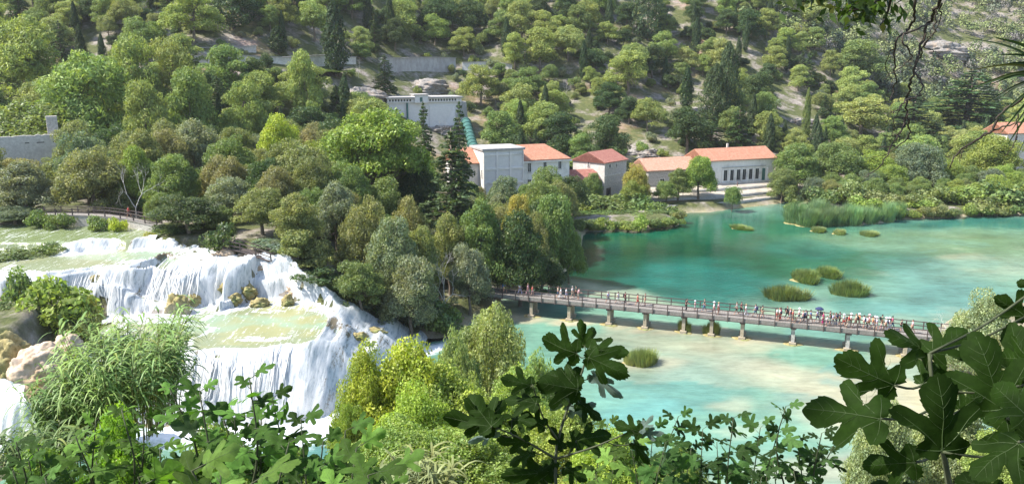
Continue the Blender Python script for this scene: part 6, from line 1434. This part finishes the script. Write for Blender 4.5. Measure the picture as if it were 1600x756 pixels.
st = curve3([at(874, 830, D0), at(868, 715, D0), at(886, 640, D0), at(908, 585, D0), at(919, 546, D0)], 8); lf.mb.tube(st, np.linspace(.0065, .0025, len(st)), 7)
sb = curve3([at(870, 716, D0), at(930, 697, D0 - .05), at(988, 672, D0 - .1)], 8); lf.mb.tube(sb, np.linspace(.004, .002, len(sb)), 6)
sc_ = curve3([at(868, 716, D0), at(820, 688, D0 - .1), at(768, 664, D0 - .15)], 8); lf.mb.tube(sc_, np.linspace(.005, .002, len(sc_)), 6)
sd2 = curve3([at(874, 690, D0), at(848, 650, D0 - .05), at(832, 600, D0 - .1)], 8); lf.mb.tube(sd2, np.linspace(.004, .002, len(sd2)), 6); S_all = np.concatenate([st, sb, sc_, sd2])
GU = (.10, .14, .12)
for b, t, dD, w_, v, tint in [((901, 552), (842, 530), 0, 1.0, 0, DG), ((913, 540), (904, 499), .02, .75, 3, DG), ((918, 540), (928, 508), .05, .9, 5, DG), ((920, 545), (984, 552), -.02, .7, 1, DG), ((920, 558), (984, 588), -.05, .8, 7, DG), ((926, 586), (977, 624), .02, .5, 5, GU), ((906, 600), (852, 580), -.05, .85, 2, DG),
    ((903, 608), (838, 596), -.08, .9, 4, DG), ((880, 590), (912, 575), .05, 1., 3, DG), ((830, 602), (782, 590), -.1, .8, 0, DG), ((838, 630), (784, 618), -.1, .8, 6, DG), ((860, 618), (905, 608), 0, .8, 3, DG), ((766, 664), (688, 652), -.15, .8, 1, DG), ((768, 666), (728, 614), -.17, 1., 3, DG), ((770, 664), (786, 622), -.14, .9, 6, DG),
    ((776, 674), (727, 692), -.1, .45, 5, GU), ((900, 618), (856, 642), .05, .6, 5, GU), ((890, 642), (934, 630), .05, .6, 5, GU), ((824, 690), (776, 692), -.1, .8, 2, DG), ((850, 665), (812, 645), -.05, .8, 0, DG), ((905, 628), (942, 656), 0, .85, 1, DG), ((900, 688), (958, 676), 0, .8, 0, DG), ((892, 700), (912, 676), .02, .8, 4, DG), ((1000, 674), (958, 662), -.1, .9, 6, DG),
    ((1000, 672), (1022, 646), -.1, .6, 5, GU), ((1002, 676), (1040, 676), -.08, .6, 5, GU), ((990, 692), (1020, 726), -.05, .6, 7, DG), ((832, 704), (792, 724), -.05, .7, 2, DG), ((864, 735), (780, 746), 0, .6, 0, DG), ((868, 720), (840, 738), 0, .8, 4, DG), ((884, 730), (918, 752), 0, .8, 1, DG), ((850, 745), (800, 764), .05, .8, 6, DG), ((880, 700), (862, 665), .0, .7, 3, DG), ((800, 655), (838, 660), -.1, .7, 1, DG)]:
    B = at(*b, D0 + dD); T = at(*t, D0 + dD + random.uniform(-.05, .05)); lf.leaf(B, T, facing(B, .35, .2), w_, v, tint); petiole(lf, S_all, B, .0018)
lf.build('fig_branch', at(874, 830, D0), 'slender fig stem with a dozen dark leaves rising in the middle foreground', 'fig branch')
def fig_shrub(tips, leafL, nl, tint, label, gx, gy, jit=.5, upk=.8, stem='fig_stem'):
    lf = Leafy(); base = np.array([gx, gy, gz(gx, gy)])
    for px, py, D in tips:
        T = at(px, py, D); dn = T + np.array([random.uniform(-.1, .1), random.uniform(-.1, .1), -leafL * 3.2]); P = curve3([base + (random.uniform(-.4, .4), random.uniform(-.4, .4), -.1), dn * .6 + base * .4 + (0, 0, .1), dn, T], 5); lf.mb.tube(P, np.linspace(.012, .003, len(P)), 6)
        for k in range(nl):
            s = k / nl; p = P[-1] * (1 - s) + P[-5] * s; a = k * 2.4 + random.uniform(-.4, .4); d = np.array([math.cos(a), math.sin(a), .55 * (1 - s) + random.uniform(-.25, .3)]); L = leafL * random.uniform(.7, 1.2) * (.75 + .4 * s); b = p + d * L * .35
            lf.leaf(b, b + d / np.linalg.norm(d) * L, np.array([0, -.35, 1.]) + np.random.default_rng(k + int(px)).normal(size=3) * jit, 1., None, np.array(tint) * random.choice((.45, .7, 1, 1.5))); lf.mb.tube([p, b], .0018, 4)
    return lf.build('fig_shrub', base, label, 'fig shrub', M[stem])
def rt(lst, a, b): return [(x, y, random.uniform(a, b)) for x, y in lst]
fig_shrub(rt([(265, 606), (312, 612), (345, 640), (390, 592), (425, 622), (408, 655), (366, 652), (300, 665), (330, 690), (380, 690), (430, 700), (395, 725), (345, 740)], 3.8, 4.8), .13, 9, (.060, .125, .024), 'fig shrub with lit leaves in front of the lower waterfall', -1.7, 3.4)
fig_shrub(rt([(470, 655), (452, 690), (505, 690), (540, 672), (500, 730), (470, 745), (560, 735)], 3.6, 4.4), .125, 9, (.058, .12, .024), 'fig shrub right of the one before the waterfall, near the blue pool', -1.0, 3.3)
fig_shrub(rt([(557, 700), (575, 742), (610, 740), (600, 765), (530, 760)], 2.9, 3.4), .14, 7, (.085, .16, .03), 'small fig shoot at the bottom beside the leafy bush', -.6, 2.7)
fig_shrub(rt([(225, 650), (190, 640), (150, 655), (118, 682), (150, 720), (205, 700), (250, 700), (215, 745), (270, 735), (290, 700)], 4.6, 5.6), .11, 9, (.08, .15, .028), 'light green leafy shrub below the giant reeds', -2.9, 4.6)
fig_shrub(rt([(60, 700), (25, 690), (20, 735), (70, 745), (110, 740), (45, 720)], 4.4, 5.2), .12, 8, (.06, .12, .028), 'dark leafy shrub in the bottom left corner', -3.2, 4.2)
fig_shrub(rt([(300, 735), (225, 757), (330, 762), (390, 757), (270, 765)], 2.1, 2.5), .12, 6, (.10, .17, .035), 'big pale green leaves at the very bottom left of centre', -.9, 1.9)
fig_shrub(rt([(1060, 650), (1098, 670), (1146, 652), (1188, 668), (1120, 690), (1080, 700), (1160, 700), (1040, 690), (1020, 668), (1100, 730), (1150, 735), (1050, 735), (1010, 720)], 6.2, 7.2), .16, 9, (.045, .095, .025), 'dark fig shrub before the turquoise shallows right of the centre', 1.9, 6.0)
fig_shrub(rt([(950, 662), (985, 690), (960, 715), (1000, 745), (930, 740), (900, 745)], 6.0, 7.0), .15, 8, (.10, .17, .035), 'lighter fig shrub under the right arm of the fig branch', 1.0, 6.0)
fig_shrub(rt([(1228, 634), (1215, 676), (1246, 690), (1208, 720), (1240, 735), (1284, 676), (1310, 682), (1270, 712), (1190, 745)], 5.8, 6.6), .12, 8, (.045, .09, .025), 'thin fig shoots standing apart left of the large fig leaves', 2.4, 5.6)
# ================================================================ OVERHANGING TREE, DEAD TWIGS, SPIKY LEAVES
def leaflets(P, n, L, w_, rg, droop=.6, spread=.06):
    Cn = []; U = []
    for i in range(n):
        j = rg.integers(0, len(P)); Cn.append(P[j] + rg.normal(size=3) * spread); U.append(np.array([rg.normal() * .6, rg.normal() * .6, -droop + rg.normal() * .4]))
    return quads(np.array(Cn), L * rg.uniform(.7, 1.2, n), None, rg, w_, 1., np.array(U))
rg = np.random.default_rng(77); mb = MB(); LV = []; LF = []; c0 = 0; D3_ = 3.0
def addl(q):
    global c0
    LV.append(q[0]); LF.append(q[1] + c0); c0 += len(q[0])
root = np.array([-3.2, -2.4, gz(-3.2, -2.4)])
top = root + (.5, .4, 4.6); mb.tube(curve3([root - (0, 0, .4), root + (.1, .1, 2.), top], 6), np.linspace(.24, .15, 12), 12)
limb = curve3([top, top + (1.5, 1.8, 1.1), (.6, 2.0, 37.9), (2.0, 3.2, 37.6), (2.6, 3.6, 37.2)], 8); mb.tube(limb, np.linspace(.13, .03, len(limb)), 8)
for tgt, near_ in (((-2.6, 2.6, 38.3), 10), ((-3.4, .8, 38.4), 4), ((-1.4, .6, 38.5), 8), ((-.6, 3.2, 38.0), 14), ((-2.0, 3.9, 38.4), 12)):
    P = curve3([limb[near_], (limb[near_] + np.array(tgt)) / 2 + (0, 0, .2), tgt], 6); mb.tube(P, np.linspace(.05, .012, len(P)), 6); addl(leaflets(P, 560, .12, .42, rg, .3, .45))
addl(leaflets(limb[8:26], 1500, .12, .42, rg, .3, .45))  # crown out of view, placed to shade the fig leaves below
for pts, n, k in (([(1500, -200), (1420, -40), (1370, 2), (1330, 16), (1296, 10)], 130, 1.), ([(1470, -160), (1400, -20), (1386, 22), (1374, 42)], 60, .8), ([(1400, -160), (1300, -30), (1268, -2), (1246, 4)], 60, .9), ([(1380, -160), (1250, -40), (1222, -6)], 24, .7), ([(1440, -160), (1360, -30), (1345, 6), (1352, 24)], 70, .9)):
    P = curve3([at(a, b, D3_ + random.uniform(-.1, .1)) for a, b in pts], 8); mb.tube(P, np.linspace(.008, .0015, len(P)), 5); addl(leaflets(P[len(P) // 3:], n, .042, .42, rg, .7, .028)); mb.tube(curve3([limb[-6], (limb[-6] + P[0]) / 2, P[0]], 4), .006, 5)
ot = empty('overhanging_tree', tuple(root), 0, 'dark leafy branch hanging into the picture at the top right', 'tree')
mb.V = [v - root for v in mb.V]; mb.build('trunk', M['bark_dark'], ot, True); link('leaves', mesh('leaves', np.concatenate(LV) - root, np.concatenate(LF), M['leaf']), ot, color=(.045, .085, .02))
tb_ = MB(); loc = at(1475, -60, D3_)
for pts, r in (([(1560, -200), (1500, -80), (1471, 0), (1455, 32), (1438, 72), (1431, 112), (1419, 152), (1416, 190), (1396, 228), (1372, 262), (1352, 275)], .0065), ([(1440, -120), (1432, 0), (1424, 40), (1400, 66), (1398, 110), (1394, 148), (1371, 166)], .005), ([(1452, 38), (1412, 58), (1424, 88), (1397, 112), (1380, 125)], .0035),
    ([(1430, 112), (1440, 130), (1436, 150), (1414, 160), (1396, 190), (1395, 222)], .0035), ([(1416, 180), (1418, 214), (1388, 240), (1350, 246)], .003), ([(1462, 16), (1457, 50), (1443, 72), (1462, 82), (1470, 90)], .003), ([(1470, 5), (1468, 25), (1458, 60)], .003), ([(1420, 150), (1402, 172), (1390, 180), (1388, 196)], .0025), ([(1400, 66), (1385, 100), (1394, 130), (1372, 138)], .002), ([(1396, 228), (1370, 230), (1348, 228)], .002), ([(1432, 100), (1450, 60), (1462, 34)], .003), ([(1410, 206), (1386, 214), (1376, 206)], .002)):
    P = curve3([at(a + random.uniform(-2, 2), b, D3_ + random.uniform(-.12, .12)) for a, b in pts], 7); P = P + rg.normal(size=P.shape) * .003; tb_.tube(P, r * np.linspace(1, .25, len(P)), 6)
mb2 = tb_; t = empty('dead_branch', tuple(loc), 0, 'tangle of bare dead twigs hanging from the top right', 'branch'); mb2.V = [v - loc for v in mb2.V]; mb2.build('twigs', M['bark_dark'], t, True)
tb_ = MB(); loc = at(1640, 120, 1.9)
for pts, r in (([(1680, 60), (1610, 142), (1566, 176), (1545, 208), (1502, 232), (1484, 262)], .004), ([(1640, 120), (1592, 178), (1590, 206), (1583, 228), (1568, 246)], .002), ([(1545, 208), (1520, 222), (1503, 238), (1500, 256)], .0015), ([(1545, 206), (1600, 190), (1640, 185)], .002)):
    P = curve3([at(a, b, 1.9) for a, b in pts], 7); tb_.tube(P + rg.normal(size=P.shape) * .0015, r * np.linspace(1, .3, len(P)), 6)
t = empty('dead_branch', tuple(loc), 0, 'thin curved dead branch at the right edge under the spiky leaves', 'branch'); tb_.V = [v - loc for v in tb_.V]; tb_.build('twigs', M['bark_dark'], t, True)
c = at(1660, 120, 1.75); V = []; F_ = []; n0 = 0
for (tx, ty), w_ in (((1505, 53), .006), ((1512, 105), .007), ((1500, 140), .007), ((1545, 100), .009), ((1552, 52), .010), ((1535, 160), .008), ((1548, 190), .008), ((1560, 208), .008), ((1572, 226), .008), ((1590, 240), .009), ((1600, 250), .009), ((1560, 80), .009), ((1528, 128), .009), ((1580, 200), .008), ((1620, 260), .009), ((1700, 240), .009), ((1760, 120), .009), ((1700, 0), .009), ((1640, -30), .009), ((1600, 20), .008), ((1560, 150), .009), ((1545, 128), .008)):
    T = at(tx, ty, 1.75 + random.uniform(-.1, .1)); mid = (c + T) / 2 + (0, 0, .012); P = curve3([c, mid, T + (0, 0, -.006)], 7); d = (T - c) / np.linalg.norm(T - c); v = (c - (0, 0, CZ)); v = v / np.linalg.norm(v); s = np.cross(d, v); s /= np.linalg.norm(s)
    for i, p in enumerate(P):
        u = i / (len(P) - 1); ww = w_ * .5 * (1 - u) ** .6 * min(1, .5 + 2 * u); V += [p - s * ww, p + v * ww * .4, p + s * ww]
    k = len(P); F_ += [(n0 + 3 * i + j, n0 + 3 * i + j + 1, n0 + 3 * i + j + 4, n0 + 3 * i + j + 3) for i in range(k - 1) for j in (0, 1)]; n0 += 3 * k
t = empty('yucca', tuple(c), 0, 'dark spiky sword-shaped leaves poking in at the right edge', 'yucca'); link('leaves', mesh('leaves', np.array(V) - c, F_, M['leaf']), t, color=(.025, .05, .015))
yb = np.array([c[0] + 1.3, c[1] + .1, 0]); yb[2] = gz(yb[0], yb[1]); P = curve3([yb, (yb + c) / 2 + (.3, 0, 0), c], 6) - c; MB().tube(P, .045, 8).build('stem', M['bark_dark'], t, True)
# ================================================================ AIR
bm = bmesh.new(); bmesh.ops.create_cube(bm, size=1)
for v in bm.verts: v.co = Vector((v.co.x * 2300, v.co.y * 1240 + 560, (v.co.z + .5) * 420 - 21))
me = bpy.data.meshes.new('haze'); bm.to_mesh(me); bm.free()
m = bpy.data.materials.new('thin_haze'); m.use_nodes = True; nt = m.node_tree; nt.nodes.remove(nt.nodes['Principled BSDF']); v = N(nt, 'VolumePrincipled'); v.inputs['Color'].default_value = (.93, .96, 1, 1); v.inputs['Density'].default_value = .0001; v.inputs['Anisotropy'].default_value = .2
nt.links.new(v.outputs[0], nt.nodes['Material Output'].inputs['Volume']); me.materials.append(m); hz = link('haze', me); tag(hz, kind='stuff', label='thin summer haze over the valley')
S.cycles.volume_bounces = 0

def spray(name, c, r, dens, label):
    bm = bmesh.new(); bmesh.ops.create_icosphere(bm, subdivisions=3, radius=1); me = bpy.data.meshes.new(name); bm.to_mesh(me); bm.free()
    m = bpy.data.materials.new(name); m.use_nodes = True; nt = m.node_tree; nt.nodes.remove(nt.nodes['Principled BSDF']); v = N(nt, 'VolumePrincipled'); v.inputs['Color'].default_value = (.97, .98, 1, 1)
    tc = N(nt, 'TexCoord'); ln = N(nt, 'VectorMath', operation='LENGTH'); nt.links.new(tc.outputs['Object'], ln.inputs[0]); n_ = noise(nt, 3, 3, .6, tc.outputs['Object'])
    mr = N(nt, 'MapRange'); mr.inputs[1].default_value = 1.; mr.inputs[2].default_value = .1; mr.inputs[3].default_value = 0; mr.inputs[4].default_value = dens; nt.links.new(ln.outputs['Value'], mr.inputs[0])
    mu = N(nt, 'Math', operation='MULTIPLY'); nt.links.new(mr.outputs[0], mu.inputs[0]); nt.links.new(n_.outputs[0], mu.inputs[1]); nt.links.new(mu.outputs[0], v.inputs['Density'])
    nt.links.new(v.outputs[0], nt.nodes['Material Output'].inputs['Volume']); me.materials.append(m); o = link(name, me, loc=c, scale=r); tag(o, label, kind='stuff')
p = on_z(440, 640, .8); spray('spray', tuple(p), (13, 2.6, 2.2), .22, 'fine spray at the foot of the lower waterfall')
p = on_z(250, 490, 7.); spray('spray', tuple(p), (9, 2., 1.6), .16, 'fine spray at the foot of the upper waterfall')
S.cycles.volume_step_rate = 2
